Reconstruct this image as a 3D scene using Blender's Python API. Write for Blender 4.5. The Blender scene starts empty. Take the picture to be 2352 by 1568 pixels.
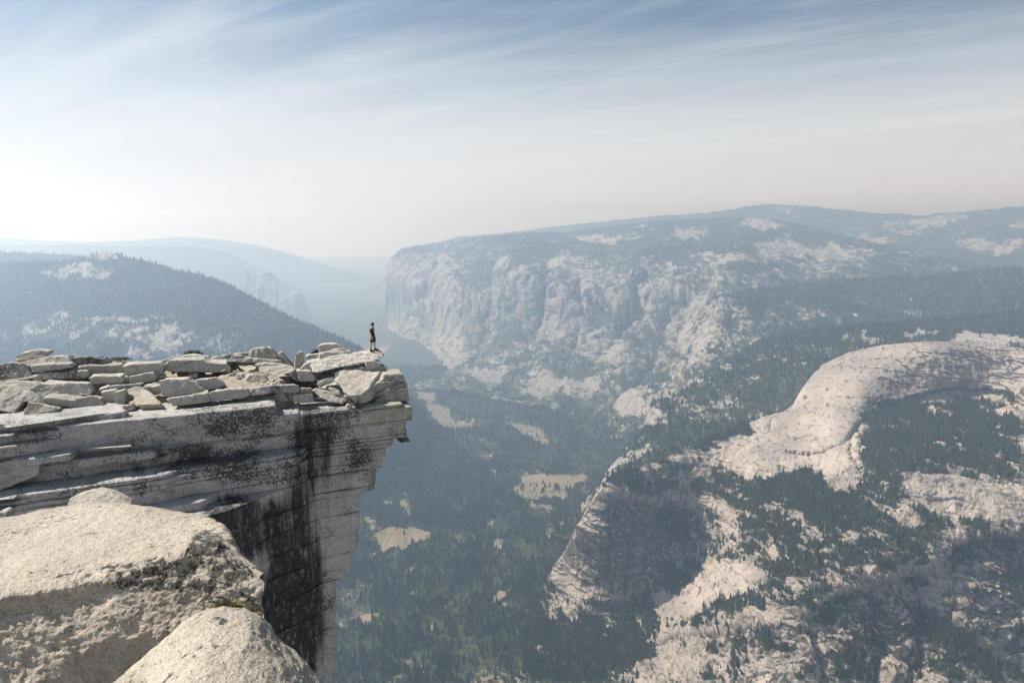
import bpy, bmesh, math, random
import numpy as np
from mathutils import Vector, Matrix

random.seed(7)
rng = np.random.default_rng(11)
scene = bpy.context.scene
COL = scene.collection

# ------------------------------------------------------------------ camera model
F = 1505.0; CX = 1176.0; CY = 784.0
PITCH = math.radians(10.2)
SP, CP = math.sin(PITCH), math.cos(PITCH)

def ray(u, v):
    x = (np.asarray(u, float) - CX) / F
    y = (CY - np.asarray(v, float)) / F
    return x, CP + SP * y, -SP + CP * y

def P(u, v, d):
    """world point seen in direction (u, v) of the survey picture at ground range y = d"""
    x, Y, Z = ray(u, v)
    k = np.asarray(d, float) / Y
    return np.stack(np.broadcast_arrays(x * k, np.asarray(d, float) + 0 * k, Z * k), -1)

def floor_range(u, v, z):
    x, Y, Z = ray(u, v)
    return z / Z * Y

def proj(p):
    p = np.asarray(p, float)
    yc = p[..., 1] * SP + p[..., 2] * CP
    zc = p[..., 1] * CP - p[..., 2] * SP
    zc = np.where(zc < 1e-3, 1e-3, zc)
    return CX + F * p[..., 0] / zc, CY - F * yc / zc

# ------------------------------------------------------------------ noise
_PERM = np.random.default_rng(3).permutation(4096).astype(np.int64)
_G = np.random.default_rng(4).normal(size=(4096, 3)); _G /= np.linalg.norm(_G, axis=1)[:, None]

def noise(p):
    p = np.asarray(p, float)
    sh = p.shape[:-1]
    p = p.reshape(-1, 3)
    i = np.floor(p).astype(np.int64); f = p - i
    w = f * f * f * (f * (f * 6 - 15) + 10)
    out = 0
    for dx in (0, 1):
        hx = _PERM[(i[:, 0] + dx) & 4095]
        wx = w[:, 0] if dx else 1 - w[:, 0]
        for dy in (0, 1):
            hy = _PERM[(hx + i[:, 1] + dy) & 4095]
            wy = w[:, 1] if dy else 1 - w[:, 1]
            for dz in (0, 1):
                h = _PERM[(hy + i[:, 2] + dz) & 4095]
                g = _G[h]
                dot = g[:, 0] * (f[:, 0] - dx) + g[:, 1] * (f[:, 1] - dy) + g[:, 2] * (f[:, 2] - dz)
                out = out + wx * wy * (w[:, 2] if dz else 1 - w[:, 2]) * dot
    return (out * 1.5).reshape(sh)

def fbm(p, scale, octv=4, gain=0.5, lac=2.03, stretch=(1, 1, 1), off=0.0):
    q = np.asarray(p, float) / scale * np.asarray(stretch, float) + off
    a, s, t = 1.0, 0, 0
    for _ in range(octv):
        s = s + a * noise(q); t += a
        q = q * lac + 17.3; a *= gain
    return s / t * 1.6

def ridged(p, scale, octv=4, gain=0.5, stretch=(1, 1, 1), off=0.0):
    q = np.asarray(p, float) / scale * np.asarray(stretch, float) + off
    a, s, t = 1.0, 0, 0
    for _ in range(octv):
        s = s + a * (1 - 2.2 * np.abs(noise(q))); t += a
        q = q * 2.07 + 9.1; a *= gain
    return s / t

def sstep(a, b, x):
    t = np.clip((x - a) / (b - a), 0, 1)
    return t * t * (3 - 2 * t)

# ------------------------------------------------------------------ object helpers
def tag(o, label=None, cat=None, group=None, kind=None):
    if label: o['label'] = label
    if cat: o['category'] = cat
    if group: o['group'] = group
    if kind: o['kind'] = kind
    return o

def link(name, me, mats=(), parent=None):
    o = bpy.data.objects.new(name, me)
    COL.objects.link(o)
    for m in (mats if isinstance(mats, (list, tuple)) else [mats]):
        me.materials.append(m)
    if parent is not None: o.parent = parent
    return o

def np_mesh(name, verts, faces, smooth=True):
    """verts n x 3, faces m x k (all the same k)"""
    me = bpy.data.meshes.new(name)
    verts = np.ascontiguousarray(verts, np.float32); faces = np.ascontiguousarray(faces, np.int32)
    m, k = faces.shape
    me.vertices.add(len(verts)); me.vertices.foreach_set('co', verts.ravel())
    me.loops.add(m * k); me.loops.foreach_set('vertex_index', faces.ravel())
    me.polygons.add(m)
    me.polygons.foreach_set('loop_start', np.arange(0, m * k, k, dtype=np.int32))
    if smooth: me.polygons.foreach_set('use_smooth', np.ones(m, bool))
    me.update(calc_edges=True)
    return me

def add_attr(me, name, vals):
    a = me.attributes.new(name, 'FLOAT', 'POINT')
    a.data.foreach_set('value', np.ascontiguousarray(vals, np.float32).ravel())

def grid_faces(nr, nc):
    i = np.arange(nr - 1)[:, None] * nc + np.arange(nc - 1)[None, :]
    return np.stack([i, i + nc, i + nc + 1, i + 1], -1).reshape(-1, 4)

def grid_normals(p):
    du = np.gradient(p, axis=1); dv = np.gradient(p, axis=0)
    n = np.cross(dv, du)
    n /= np.linalg.norm(n, axis=-1, keepdims=True) + 1e-9
    return n

def poly_at(pts, u):
    a = np.array(pts, float)
    return np.interp(u, a[:, 0], a[:, 1])

def in_poly(px, py, poly):
    inside = np.zeros(np.shape(px), bool)
    n = len(poly)
    for i in range(n):
        x1, y1 = poly[i]; x2, y2 = poly[(i + 1) % n]
        c = ((y1 > py) != (y2 > py)) & (px < (x2 - x1) * (py - y1) / ((y2 - y1) or 1e-9) + x1)
        inside ^= c
    return inside

def seg_dist(px, py, line):
    best = np.full(np.shape(px), 1e9)
    for (x1, y1), (x2, y2) in zip(line[:-1], line[1:]):
        dx, dy = x2 - x1, y2 - y1
        t = np.clip(((px - x1) * dx + (py - y1) * dy) / (dx * dx + dy * dy + 1e-9), 0, 1)
        best = np.minimum(best, np.hypot(px - x1 - t * dx, py - y1 - t * dy))
    return best

def rbf(ctrl, u, v):
    """thin-plate surface through (u, v, log range)"""
    c = np.array(ctrl, float)
    S = 300.0
    X = c[:, :2] / S
    y = np.log(c[:, 2])
    n = len(c)
    def phi(r2):
        return 0.5 * r2 * np.log(r2 + 1e-9)
    r2 = ((X[:, None] - X[None]) ** 2).sum(-1)
    A = np.zeros((n + 3, n + 3))
    A[:n, :n] = phi(r2) + np.eye(n) * 2e-3
    A[:n, n] = 1; A[:n, n + 1:] = X
    A[n, :n] = 1; A[n + 1:, :n] = X.T
    w = np.linalg.solve(A, np.concatenate([y, np.zeros(3)]))
    q = np.stack([u, v], -1).reshape(-1, 2) / S
    out = np.zeros(len(q))
    for k in range(n):
        out += w[k] * phi(((q - X[k]) ** 2).sum(-1))
    out += w[n] + q @ w[n + 1:]
    return np.exp(out).reshape(np.shape(u))

# ------------------------------------------------------------------ node helpers
class NT:
    def __init__(self, mat):
        self.nt = mat.node_tree; self.n = self.nt.nodes; self.l = self.nt.links
    def node(self, typ, **kw):
        nd = self.n.new(typ)
        ins = kw.pop('ins', {})
        for k, v in kw.items(): setattr(nd, k, v)
        for k, v in ins.items():
            if hasattr(v, 'is_output'): self.l.new(v, nd.inputs[k])
            else: nd.inputs[k].default_value = v
        return nd
    def pos(self, scale=1.0, stretch=(1, 1, 1), off=(0, 0, 0)):
        g = self.node('ShaderNodeNewGeometry')
        m = self.node('ShaderNodeMapping', ins={'Vector': g.outputs['Position'],
                      'Scale': tuple(scale * s for s in stretch), 'Location': off})
        return m.outputs['Vector']
    def noise(self, vec, scale=1.0, detail=4, rough=0.55, dist=0.0):
        return self.node('ShaderNodeTexNoise', ins={'Vector': vec, 'Scale': scale, 'Detail': detail,
                         'Roughness': rough, 'Distortion': dist}).outputs['Fac']
    def ramp(self, fac, a, b):
        return self.node('ShaderNodeMapRange', interpolation_type='SMOOTHSTEP', clamp=True,
                         ins={'Value': fac, 'From Min': a, 'From Max': b}).outputs['Result']
    def math(self, op, a, b=0.0, clamp=False):
        return self.node('ShaderNodeMath', operation=op, use_clamp=clamp, ins={0: a, 1: b}).outputs[0]
    def mix(self, fac, a, b, mode='MIX'):
        nd = self.node('ShaderNodeMix', data_type='RGBA', blend_type=mode)
        for i, x in ((0, fac), (6, a), (7, b)):
            if hasattr(x, 'is_output'): self.l.new(x, nd.inputs[i])
            else: nd.inputs[i].default_value = x if i == 0 else (tuple(x) + (1,))[:4]
        return nd.outputs[2]
    def attr(self, name):
        return self.node('ShaderNodeAttribute', attribute_name=name).outputs['Fac']
    def bump(self, h, strength=0.5, dist=0.02, normal=None):
        ins = {'Height': h, 'Distance': dist, 'Strength': strength}
        if normal is not None: ins['Normal'] = normal
        return self.node('ShaderNodeBump', ins=ins).outputs['Normal']
    def out(self, color, rough=0.9, normal=None, spec=0.2):
        b = self.node('ShaderNodeBsdfPrincipled')
        for k, x in (('Base Color', color), ('Roughness', rough), ('Specular IOR Level', spec), ('Normal', normal)):
            if x is None: continue
            if hasattr(x, 'is_output'): self.l.new(x, b.inputs[k])
            elif k == 'Base Color': b.inputs[k].default_value = (tuple(x) + (1,))[:4]
            else: b.inputs[k].default_value = x
        o = self.node('ShaderNodeOutputMaterial')
        self.l.new(b.outputs[0], o.inputs['Surface'])
        return b

def new_mat(name):
    m = bpy.data.materials.new(name); m.use_nodes = True
    m.node_tree.nodes.clear()
    return m, NT(m)

def plain(name, col, rough=0.8, var=0.25, scale=20.0):
    m, t = new_mat(name)
    n = t.noise(t.pos(scale), 1.0, 3)
    c = t.mix(t.ramp(n, 0.3, 0.7), tuple(x * (1 - var) for x in col), tuple(min(1, x * (1 + var)) for x in col))
    t.out(c, rough)
    return m

# ------------------------------------------------------------------ materials
def mat_mountain(name, rock, rock2, green, green2, s=1.0, streak=0.5, speck=0.5, bump=0.0):
    """far terrain: bare granite and scrub, decided by the vertex attribute veg and broken up by noise. s = metres of the finest blotch"""
    m, t = new_mat(name)
    veg = t.attr('veg')
    n1 = t.noise(t.pos(1 / (22 * s)), 1.0, 6, 0.62)
    v = t.math('ADD', veg, t.math('MULTIPLY', t.math('SUBTRACT', n1, 0.5), 1.5 * speck * 2))
    vm = t.ramp(v, 0.40, 0.62)
    st = t.noise(t.pos(1 / (18 * s), (1, 1, 0.12)), 1.0, 5, 0.6, 0.4)
    n2 = t.noise(t.pos(1 / (160 * s)), 1.0, 5, 0.6)
    rc = t.mix(t.ramp(n2, 0.3, 0.7), rock, rock2)
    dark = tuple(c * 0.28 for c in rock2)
    sa = t.attr('stain_shade')
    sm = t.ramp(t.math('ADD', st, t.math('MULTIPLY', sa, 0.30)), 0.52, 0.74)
    rc = t.mix(t.math('MULTIPLY', sm, min(1.0, streak * 1.25)), rc, dark)  # darkens rock for water streaks and for shade painted into its colour
    gc = t.mix(t.ramp(n1, 0.3, 0.7), green, green2)
    col = t.mix(vm, rc, gc)
    nb = t.noise(t.pos(1 / (16 * s), (1, 1, 0.6)), 1.0, 8, 0.7)
    t.out(col, 0.95, t.bump(nb, t.math('MULTIPLY', t.attr('rgh'), 0.8), 10 * s), 0.05)
    return m

def mat_granite(name, base=(0.42, 0.40, 0.37), lichen=0.5, warm=0.3, bump=0.6, wall=False, vs=1.0, cracks=0.55):
    m, t = new_mat(name)
    g = t.pos()
    big = t.noise(t.pos(0.45 * vs), 1.0, 5, 0.6)
    med = t.noise(t.pos(3.5 * vs), 1.0, 6, 0.65)
    fine = t.noise(t.pos(38.0), 1.0, 3, 0.7)
    col = t.mix(t.ramp(big, 0.3, 0.72), tuple(c * 0.86 for c in base), tuple(min(1, c * 1.08) for c in base))
    col = t.mix(t.math('MULTIPLY', t.ramp(med, 0.52, 0.75), warm), col, (0.50, 0.36, 0.22))
    col = t.mix(t.math('MULTIPLY', t.ramp(fine, 0.50, 0.70), 0.65), col, (0.12, 0.115, 0.11))
    col = t.mix(t.math('MULTIPLY', t.ramp(fine, 0.46, 0.30), 0.35), col, (0.55, 0.53, 0.49))
    mot = t.noise(t.pos(9.0, off=(1, 4, 2)), 1.0, 6, 0.82)
    col = t.mix(t.math('MULTIPLY', t.ramp(mot, 0.47, 0.66), 0.42), col, (0.17, 0.162, 0.15))
    ton = t.attr('tone')
    col = t.mix(t.math('MULTIPLY', ton, 0.6), col, (0.30, 0.275, 0.24))
    # black crustose lichen
    l1 = t.noise(t.pos(9.0, off=(3, 1, 7)), 1.0, 6, 0.8)
    l2 = t.noise(t.pos(0.55, off=(11, 5, 2)), 1.0, 4, 0.6)
    la = t.attr('lichen')
    s = t.math('ADD', l1, t.math('MULTIPLY', t.math('SUBTRACT', l2, 0.5), 0.6))
    s = t.math('ADD', s, t.math('MULTIPLY', la, 0.20))
    s = t.math('ADD', s, -0.20 + 0.22 * lichen)
    lm = t.ramp(s, 0.51, 0.59)
    col = t.mix(t.math('MULTIPLY', lm, 0.92), col, (0.035, 0.036, 0.036))
    if wall:
        # water streaks, dark and pale, running down the face; yellow-green lichen at the prow
        sv = t.noise(t.pos(1.25, (1, 1, 0.035)), 1.0, 6, 0.72, 0.15)
        da = t.attr('streak')
        dm = t.ramp(t.math('ADD', sv, t.math('MULTIPLY', t.math('SUBTRACT', da, 0.5), 0.50)), 0.43, 0.74)
        brk = t.ramp(t.noise(t.pos(5.0, (1, 1, 0.35)), 1.0, 5, 0.75), 0.22, 0.50)
        col = t.mix(t.math('MULTIPLY', t.math('MULTIPLY', dm, brk), 0.96), col, (0.024, 0.025, 0.027))
        pv = t.noise(t.pos(1.6, (1, 1, 0.03), (5, 9, 3)), 1.0, 4, 0.6, 0.2)
        pm = t.math('MULTIPLY', t.ramp(pv, 0.64, 0.74), t.ramp(da, 0.35, 0.7))
        col = t.mix(t.math('MULTIPLY', pm, 0.7), col, (0.50, 0.49, 0.47))
        ga = t.attr('moss')
        gm = t.math('MULTIPLY', ga, t.ramp(t.noise(t.pos(1.8, (1, 1, 0.5)), 1.0, 6, 0.7), 0.40, 0.62))
        col = t.mix(t.math('MULTIPLY', gm, 0.75), col, (0.24, 0.25, 0.09))
        rm = t.math('MULTIPLY', da, t.ramp(t.noise(t.pos(2.6, (1, 1, 0.6), (40, 2, 9)), 1.0, 5, 0.7), 0.66, 0.74))
        col = t.mix(t.math('MULTIPLY', rm, 0.7), col, (0.22, 0.10, 0.06))
    else:
        ga = t.attr('moss')
        gm = t.math('MULTIPLY', ga, t.ramp(t.noise(t.pos(6.0), 1.0, 6, 0.7), 0.36, 0.55))
        col = t.mix(t.math('MULTIPLY', gm, 0.8), col, (0.10, 0.085, 0.018))
    h = t.math('ADD', t.math('MULTIPLY', med, 1.0), t.math('MULTIPLY', fine, 0.55))
    cv = t.noise(t.pos(1.3, (1, 1, 1.5), (2, 8, 5)), 1.0, 5, 0.7, 0.6)
    ck = t.ramp(t.math('ABSOLUTE', t.math('SUBTRACT', cv, 0.5)), 0.0, 0.012)
    col = t.mix(t.math('MULTIPLY', t.math('SUBTRACT', 1.0, ck), cracks), col, (0.09, 0.085, 0.08))
    h = t.math('ADD', h, t.math('MULTIPLY', ck, 0.6 * cracks))
    t.out(col, 0.92, t.bump(h, bump, 0.09 / vs), 0.15)
    return m

M_WALL = mat_granite('cliff_granite', base=(0.44, 0.43, 0.415), lichen=0.5, warm=0.15, wall=True)
M_ROCK = mat_granite('slab_granite', base=(0.50, 0.475, 0.43), lichen=0.42, warm=0.3)
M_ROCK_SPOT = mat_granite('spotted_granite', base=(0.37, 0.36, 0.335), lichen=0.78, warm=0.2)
M_PROW = mat_granite('prow_granite', base=(0.37, 0.37, 0.305), lichen=0.6, warm=0.1)
M_ROCK_TAN = mat_granite('tan_granite', base=(0.52, 0.475, 0.41), lichen=0.40, warm=0.45)
M_BOULDER = mat_granite('boulder_granite', base=(0.43, 0.38, 0.315), lichen=0.38, warm=0.35, bump=1.0, vs=1.8, cracks=0.0)
M_SAND = plain('gravel', (0.50, 0.43, 0.34), 0.95, 0.25, 14.0)
def mat_needles(name):
    m, t = new_mat(name)
    oi = t.node('ShaderNodeObjectInfo')
    r = oi.outputs['Random']
    c = t.mix(r, (0.016, 0.028, 0.020), (0.042, 0.052, 0.026))
    c = t.mix(t.math('GREATER_THAN', r, 0.93), c, (0.085, 0.080, 0.045))
    c = t.mix(t.math('LESS_THAN', r, 0.035), c, (0.14, 0.12, 0.10))
    t.out(c, 0.85)
    return m
M_PINE = mat_needles('pine_needles')
M_BARK = plain('pine_bark', (0.10, 0.075, 0.055), 0.9)
GREY = (0.32, 0.30, 0.285); GREY2 = (0.25, 0.24, 0.235)
GR = (0.028, 0.042, 0.028); GR2 = (0.055, 0.062, 0.042)
M_FARHILL = mat_mountain('far_hill_surface', (0.34, 0.32, 0.31), GREY2, GR, (0.05, 0.06, 0.045), s=4.0, streak=0.4, speck=0.8)
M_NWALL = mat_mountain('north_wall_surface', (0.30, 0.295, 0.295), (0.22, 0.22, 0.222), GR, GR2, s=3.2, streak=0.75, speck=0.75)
M_MID = mat_mountain('forested_ridge_surface', GREY, GREY2, GR, GR2, s=1.6, streak=0.5, speck=0.5)
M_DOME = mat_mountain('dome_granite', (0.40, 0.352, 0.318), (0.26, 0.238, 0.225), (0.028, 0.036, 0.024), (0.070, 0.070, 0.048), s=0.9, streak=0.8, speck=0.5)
M_FLOOR = mat_mountain('valley_forest_floor', (0.30, 0.24, 0.19), (0.20, 0.17, 0.13), (0.035, 0.048, 0.032), (0.06, 0.068, 0.042), s=1.2, streak=0.0, speck=0.5)
def mat_meadow(name):
    m, t = new_mat(name)
    a = t.noise(t.pos(1 / 110.0, (1, 0.5, 1)), 1.0, 6, 0.65)
    b = t.noise(t.pos(1 / 22.0), 1.0, 5, 0.7)
    c = t.mix(t.ramp(a, 0.38, 0.6), (0.22, 0.175, 0.13), (0.145, 0.135, 0.088))
    c = t.mix(t.math('MULTIPLY', t.ramp(b, 0.5, 0.72), 0.5), c, (0.07, 0.075, 0.045))
    t.out(c, 0.95)
    return m
M_MEADOW = mat_meadow('meadow_grass')
M_MEADOW_PALE = plain('pale_clearing', (0.15, 0.135, 0.11), 0.95, 0.25, 0.02)
M_ROAD = plain('road_surface', (0.24, 0.22, 0.19), 0.9, 0.1, 0.1)
# ------------------------------------------------------------------ mountains
FLOOR_Z = -1480.0
TREES = []          # (points n x 3, heights n) per forest

def relief(name, top, ctrl, bottom, u0, u1, nu, nt, mat, rough, veg, grooves=(), steps=(), back=(900, -500), jag=2.0,
           cliff_scale=150.0, stretch=(1, 1, 0.3), stain_shade=None, warp=1.0, vnoise=0.8, bench=(1.0, 1.0, 0.8), fine=0.0, saw=None, gul=0.25):
    """one landform: skyline 'top' (u, v), ranges from 'ctrl', running down to v = bottom; the far side falls away behind the skyline.
    rough(u, v) -> metres of relief; veg(u, v) -> -1..1"""
    u = np.linspace(u0, u1, nu)
    vt = poly_at(top, u)
    vt = vt + jag * fbm(np.stack([u, 0 * u, 0 * u], -1), 45.0, 5, 0.6, off=len(name) * 1.7)
    vb = poly_at(bottom, u) if isinstance(bottom, (list, tuple)) else np.full(nu, float(bottom))
    vb = np.maximum(vb, vt + 4)
    t = np.linspace(0, 1, nt) ** 1.15
    U = np.broadcast_to(u, (nt, nu)).copy()
    V = vt[None] + (vb - vt)[None] * t[:, None]
    D = rbf(ctrl, U, V)
    q = np.stack([U, V * 1.3, 0 * U], -1)
    Ug = U + warp * (13 * fbm(q, 60, 5, 0.65, off=21.0)); Vg = V + warp * (11 * fbm(q, 60, 5, 0.65, off=28.0))
    for line, w, amp in grooves:                # gullies
        d = seg_dist(Ug, Vg, line)
        ww = w * (1.0 + 0.7 * fbm(q, 40, 3, off=33.0))
        D = D + amp * (0.45 + 0.55 * sstep(-0.5, 0.5, fbm(q, 70, 3, off=41.0))) * np.exp(-np.abs(d / np.maximum(ww, 1.5)) ** 1.3)
    for line, w, fall, amp in steps:            # overhangs: what lies below the line is set back
        a = np.array(line, float)
        lv = np.interp(Ug, a[:, 0], a[:, 1])
        m = sstep(a[0, 0] - 1, a[0, 0] + 25, U) * (1 - sstep(a[-1, 0] - 25, a[-1, 0] + 1, U))
        dv = Vg - lv
        D = D + amp * m * sstep(0, w, dv) * np.exp(-np.maximum(dv, 0) / fall)
    p = P(U, V, D)
    n = grid_normals(p)
    R = rough(U, V)
    up = np.clip(n[..., 2], 0, 1)
    big = ridged(p, cliff_scale * 2.2, 4, 0.5, stretch)
    med = fbm(p, cliff_scale * 0.55, 5, 0.58, stretch=stretch, off=5.0)
    blk = ridged(p, cliff_scale * 0.9, 6, 0.6, bench, off=31.0)
    disp = R * (0.75 * big + 0.5 * med + 0.45 * blk)
    if fine: disp = disp + fine * np.clip(R / 13.0 - 0.2, 0.04, 1.6) * (ridged(p, cliff_scale * 0.22, 4, 0.6, bench, off=61.0) + 0.6 * fbm(p, cliff_scale * 0.07, 3, 0.6))
    if saw:                                      # ledges and joints: angular breaks rather than rolling noise
        hh, ww, amp_s = saw
        q1 = p[..., 2] / hh + 0.9 * fbm(p, hh * 5, 4, 0.6, off=91.0) + 0.12 * p[..., 0] / hh
        q2 = (0.8 * p[..., 0] + 0.6 * p[..., 1]) / ww + 1.1 * fbm(p, ww * 3, 4, 0.6, off=95.0) + 0.25 * p[..., 2] / ww
        f1 = q1 - np.floor(q1); f2 = q2 - np.floor(q2)
        s1 = sstep(0.0, 0.16, f1) - f1; s2 = sstep(0.0, 0.22, f2) - f2
        q3 = q1 * 2.7 + 0.7 * fbm(p, hh, 3, off=99.0); f3 = q3 - np.floor(q3)
        disp = disp + amp_s * np.clip(R / 13.0 if R.max() < 40 else R / 58.0, 0.0, 1.6) * (0.9 * s1 + 0.8 * s2 + 0.4 * (sstep(0, 0.2, f3) - f3))
    edge = sstep(0, 0.03, t)[:, None]
    p = p + n * (disp * (0.25 + 0.75 * edge))[..., None]
    n2 = grid_normals(p)
    q = np.stack([U, V * 1.6, 0 * U], -1)
    Uw = U + warp * (34 * fbm(q, 90, 5, 0.65, off=1.0) + 9 * fbm(q, 16, 3, 0.6, off=4.0))
    Vw = V + warp * (20 * fbm(q, 90, 5, 0.65, off=8.0) + 7 * fbm(q, 16, 3, 0.6, off=6.0))
    slope_ = np.clip(n2[..., 2], 0, 1)
    vg = veg(Uw, Vw) + vnoise * fbm(p, cliff_scale * 1.1, 6, 0.68, stretch=bench, off=77.0) - gul * (big + blk - (big + blk).mean()) + 0.8 * (sstep(0.25, 0.8, slope_) - 0.6)
    vg = np.clip(vg * 0.5 + 0.5, 0, 1)
    # far side
    b = []
    for k in (0.25, 0.6, 1.0):
        q = p[0] * (1 + back[0] * k / np.maximum(p[0][:, 1:2], 1)); q[:, 2] += back[1] * k * k - 14 * k - 3
        b.append(q)
    full = np.concatenate([np.stack(b[::-1]), p], 0)
    va = np.concatenate([np.repeat(vg[:1], 3, 0), vg], 0)
    me = np_mesh(name, full.reshape(-1, 3), grid_faces(full.shape[0], nu))
    add_attr(me, 'veg', va)
    sa = stain_shade(Uw, Vw) if stain_shade else np.zeros(U.shape)
    sa = sa * (1 - sstep(0.45, 0.8, slope_))  # streaks and painted shade kept to the steep faces
    ra = np.clip(R / 13.0, 0.12, 1.2) * np.ones(U.shape) if name == 'granite_dome_and_column' else np.ones(U.shape)
    add_attr(me, 'rgh', np.concatenate([np.repeat(ra[:1], 3, 0), ra], 0))
    add_attr(me, 'stain_shade', np.concatenate([np.repeat(sa[:1], 3, 0), sa], 0))
    o = link(name, me, mat); tag(o, kind='structure')
    return dict(p=p, veg=vg, n=n2, U=U, V=V, o=o)

def scatter(L, count, lo=0.45, hmin=18, hmax=34, mask=None, slope=0.2, power=1.0):
    p = L['p']
    a = np.linalg.norm(np.cross(p[1:, :-1] - p[:-1, :-1], p[:-1, 1:] - p[:-1, :-1]), axis=-1)
    vg = 0.25 * (L['veg'][1:, :-1] + L['veg'][:-1, :-1] + L['veg'][1:, 1:] + L['veg'][:-1, 1:])
    w = a * np.clip((vg - lo) / 0.3, 0, 1) ** power * sstep(slope, slope + 0.25, L['n'][:-1, :-1, 2])
    if mask is not None: w = w * mask(L['U'][:-1, :-1], L['V'][:-1, :-1])
    w = w.ravel(); w = w / w.sum()
    idx = rng.choice(len(w), count, p=w)
    r, c = np.divmod(idx, p.shape[1] - 1)
    s, q = rng.random(count)[:, None], rng.random(count)[:, None]
    pts = (p[r, c] * (1 - s) * (1 - q) + p[r + 1, c] * s * (1 - q) + p[r, c + 1] * (1 - s) * q + p[r + 1, c + 1] * s * q)
    h = hmin + (hmax - hmin) * rng.random(count) ** 1.6
    pts[:, 2] -= 0.06 * h
    return pts, h

def blobs(lst, base):
    """soft ellipses (u, v, ru, rv, value) painted over a base value"""
    def f(U, V):
        o = np.full(np.shape(U), float(base))
        for (cu, cv, ru, rv, val) in lst:
            d = np.hypot((U - cu) / ru, (V - cv) / rv)
            m = 1 - sstep(0.55, 1.15, d)
            o = o * (1 - m) + val * m
        return o
    return f
const = lambda c: (lambda U, V: np.full(np.shape(U), float(c)))

# far ranges -------------------------------------------------------------------------------------------
relief('distant_hills', [(-120, 548), (0, 546), (80, 552), (200, 557), (300, 553), (400, 547), (440, 546), (520, 552), (600, 566), (660, 582),
       (720, 600), (800, 622), (850, 640), (890, 665), (960, 700)],
       [(-100, 548, 17500), (450, 546, 17500), (900, 665, 17000), (-100, 700, 15500), (450, 700, 15500), (900, 800, 15000)],
       820, -120, 960, 260, 60, M_FARHILL, const(60), const(0.5), jag=1.5, back=(2500, -900), cliff_scale=500)
relief('distant_ridge', [(-120, 562), (150, 563), (300, 566), (450, 568), (520, 578), (600, 618), (680, 665), (760, 720)],
       [(-100, 562, 14000), (450, 568, 14000), (750, 720, 13500), (-100, 700, 12600), (450, 720, 12600), (700, 800, 12400)],
       820, -120, 760, 240, 60, M_FARHILL, const(60), const(0.5), jag=1.5, back=(2000, -900), cliff_scale=450)
relief('hazy_spur', [(760, 775), (800, 745), (830, 712), (860, 665), (885, 632), (905, 625), (940, 640)],
       [(760, 775, 12500), (900, 632, 12500), (780, 850, 11800), (930, 850, 11800)],
       860, 760, 940, 90, 70, M_FARHILL, const(50), const(0.1), jag=1.5, back=(1500, -800), cliff_scale=400)
relief('rock_spires', [(500, 740), (535, 660), (548, 636), (560, 628), (567, 619), (575, 627), (590, 630), (605, 624), (618, 623), (630, 628), (637, 650),
       (641, 690), (655, 687), (668, 674), (680, 667), (692, 672), (702, 688), (710, 712), (722, 760), (770, 820)],
       [(500, 740, 9600), (567, 620, 9600), (630, 628, 9500), (680, 667, 9300), (770, 820, 9000), (560, 720, 9450), (640, 760, 9250), (700, 780, 9100), (550, 840, 8800), (720, 860, 8700)],
       870, 500, 770, 200, 120, M_NWALL, const(45), blobs([(600, 640, 60, 30, -0.7), (690, 690, 30, 30, -0.6)], -0.1), jag=1.5, back=(700, -600), cliff_scale=260)
LA = relief('far_mountain', [(980, 565), (1050, 547), (1180, 533), (1290, 520), (1400, 508), (1500, 497), (1620, 491), (1700, 478), (1760, 470), (1830, 472),
       (1900, 480), (1990, 489), (2100, 497), (2200, 490), (2352, 475), (2500, 468)],
       [(1000, 560, 14500), (1400, 508, 13500), (1760, 470, 12500), (2100, 497, 11500), (2352, 475, 10500), (2500, 470, 10300),
        (1100, 620, 12500), (1500, 600, 11000), (1900, 600, 9800), (2352, 640, 8000), (2100, 570, 9500), (2500, 640, 7900)],
       690, 980, 2500, 620, 150, M_FARHILL, const(70),
       blobs([(1815, 484, 45, 8, -0.5), (1985, 560, 90, 18, -0.5), (2180, 515, 60, 16, -0.6), (2120, 520, 30, 12, -0.5), (2270, 570, 90, 18, -0.7), (2330, 525, 40, 12, -0.4), (2170, 612, 40, 10, -0.5), (2060, 525, 40, 12, -.4)], 0.42),
       jag=2.0, back=(2500, -900), cliff_scale=420)
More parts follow.
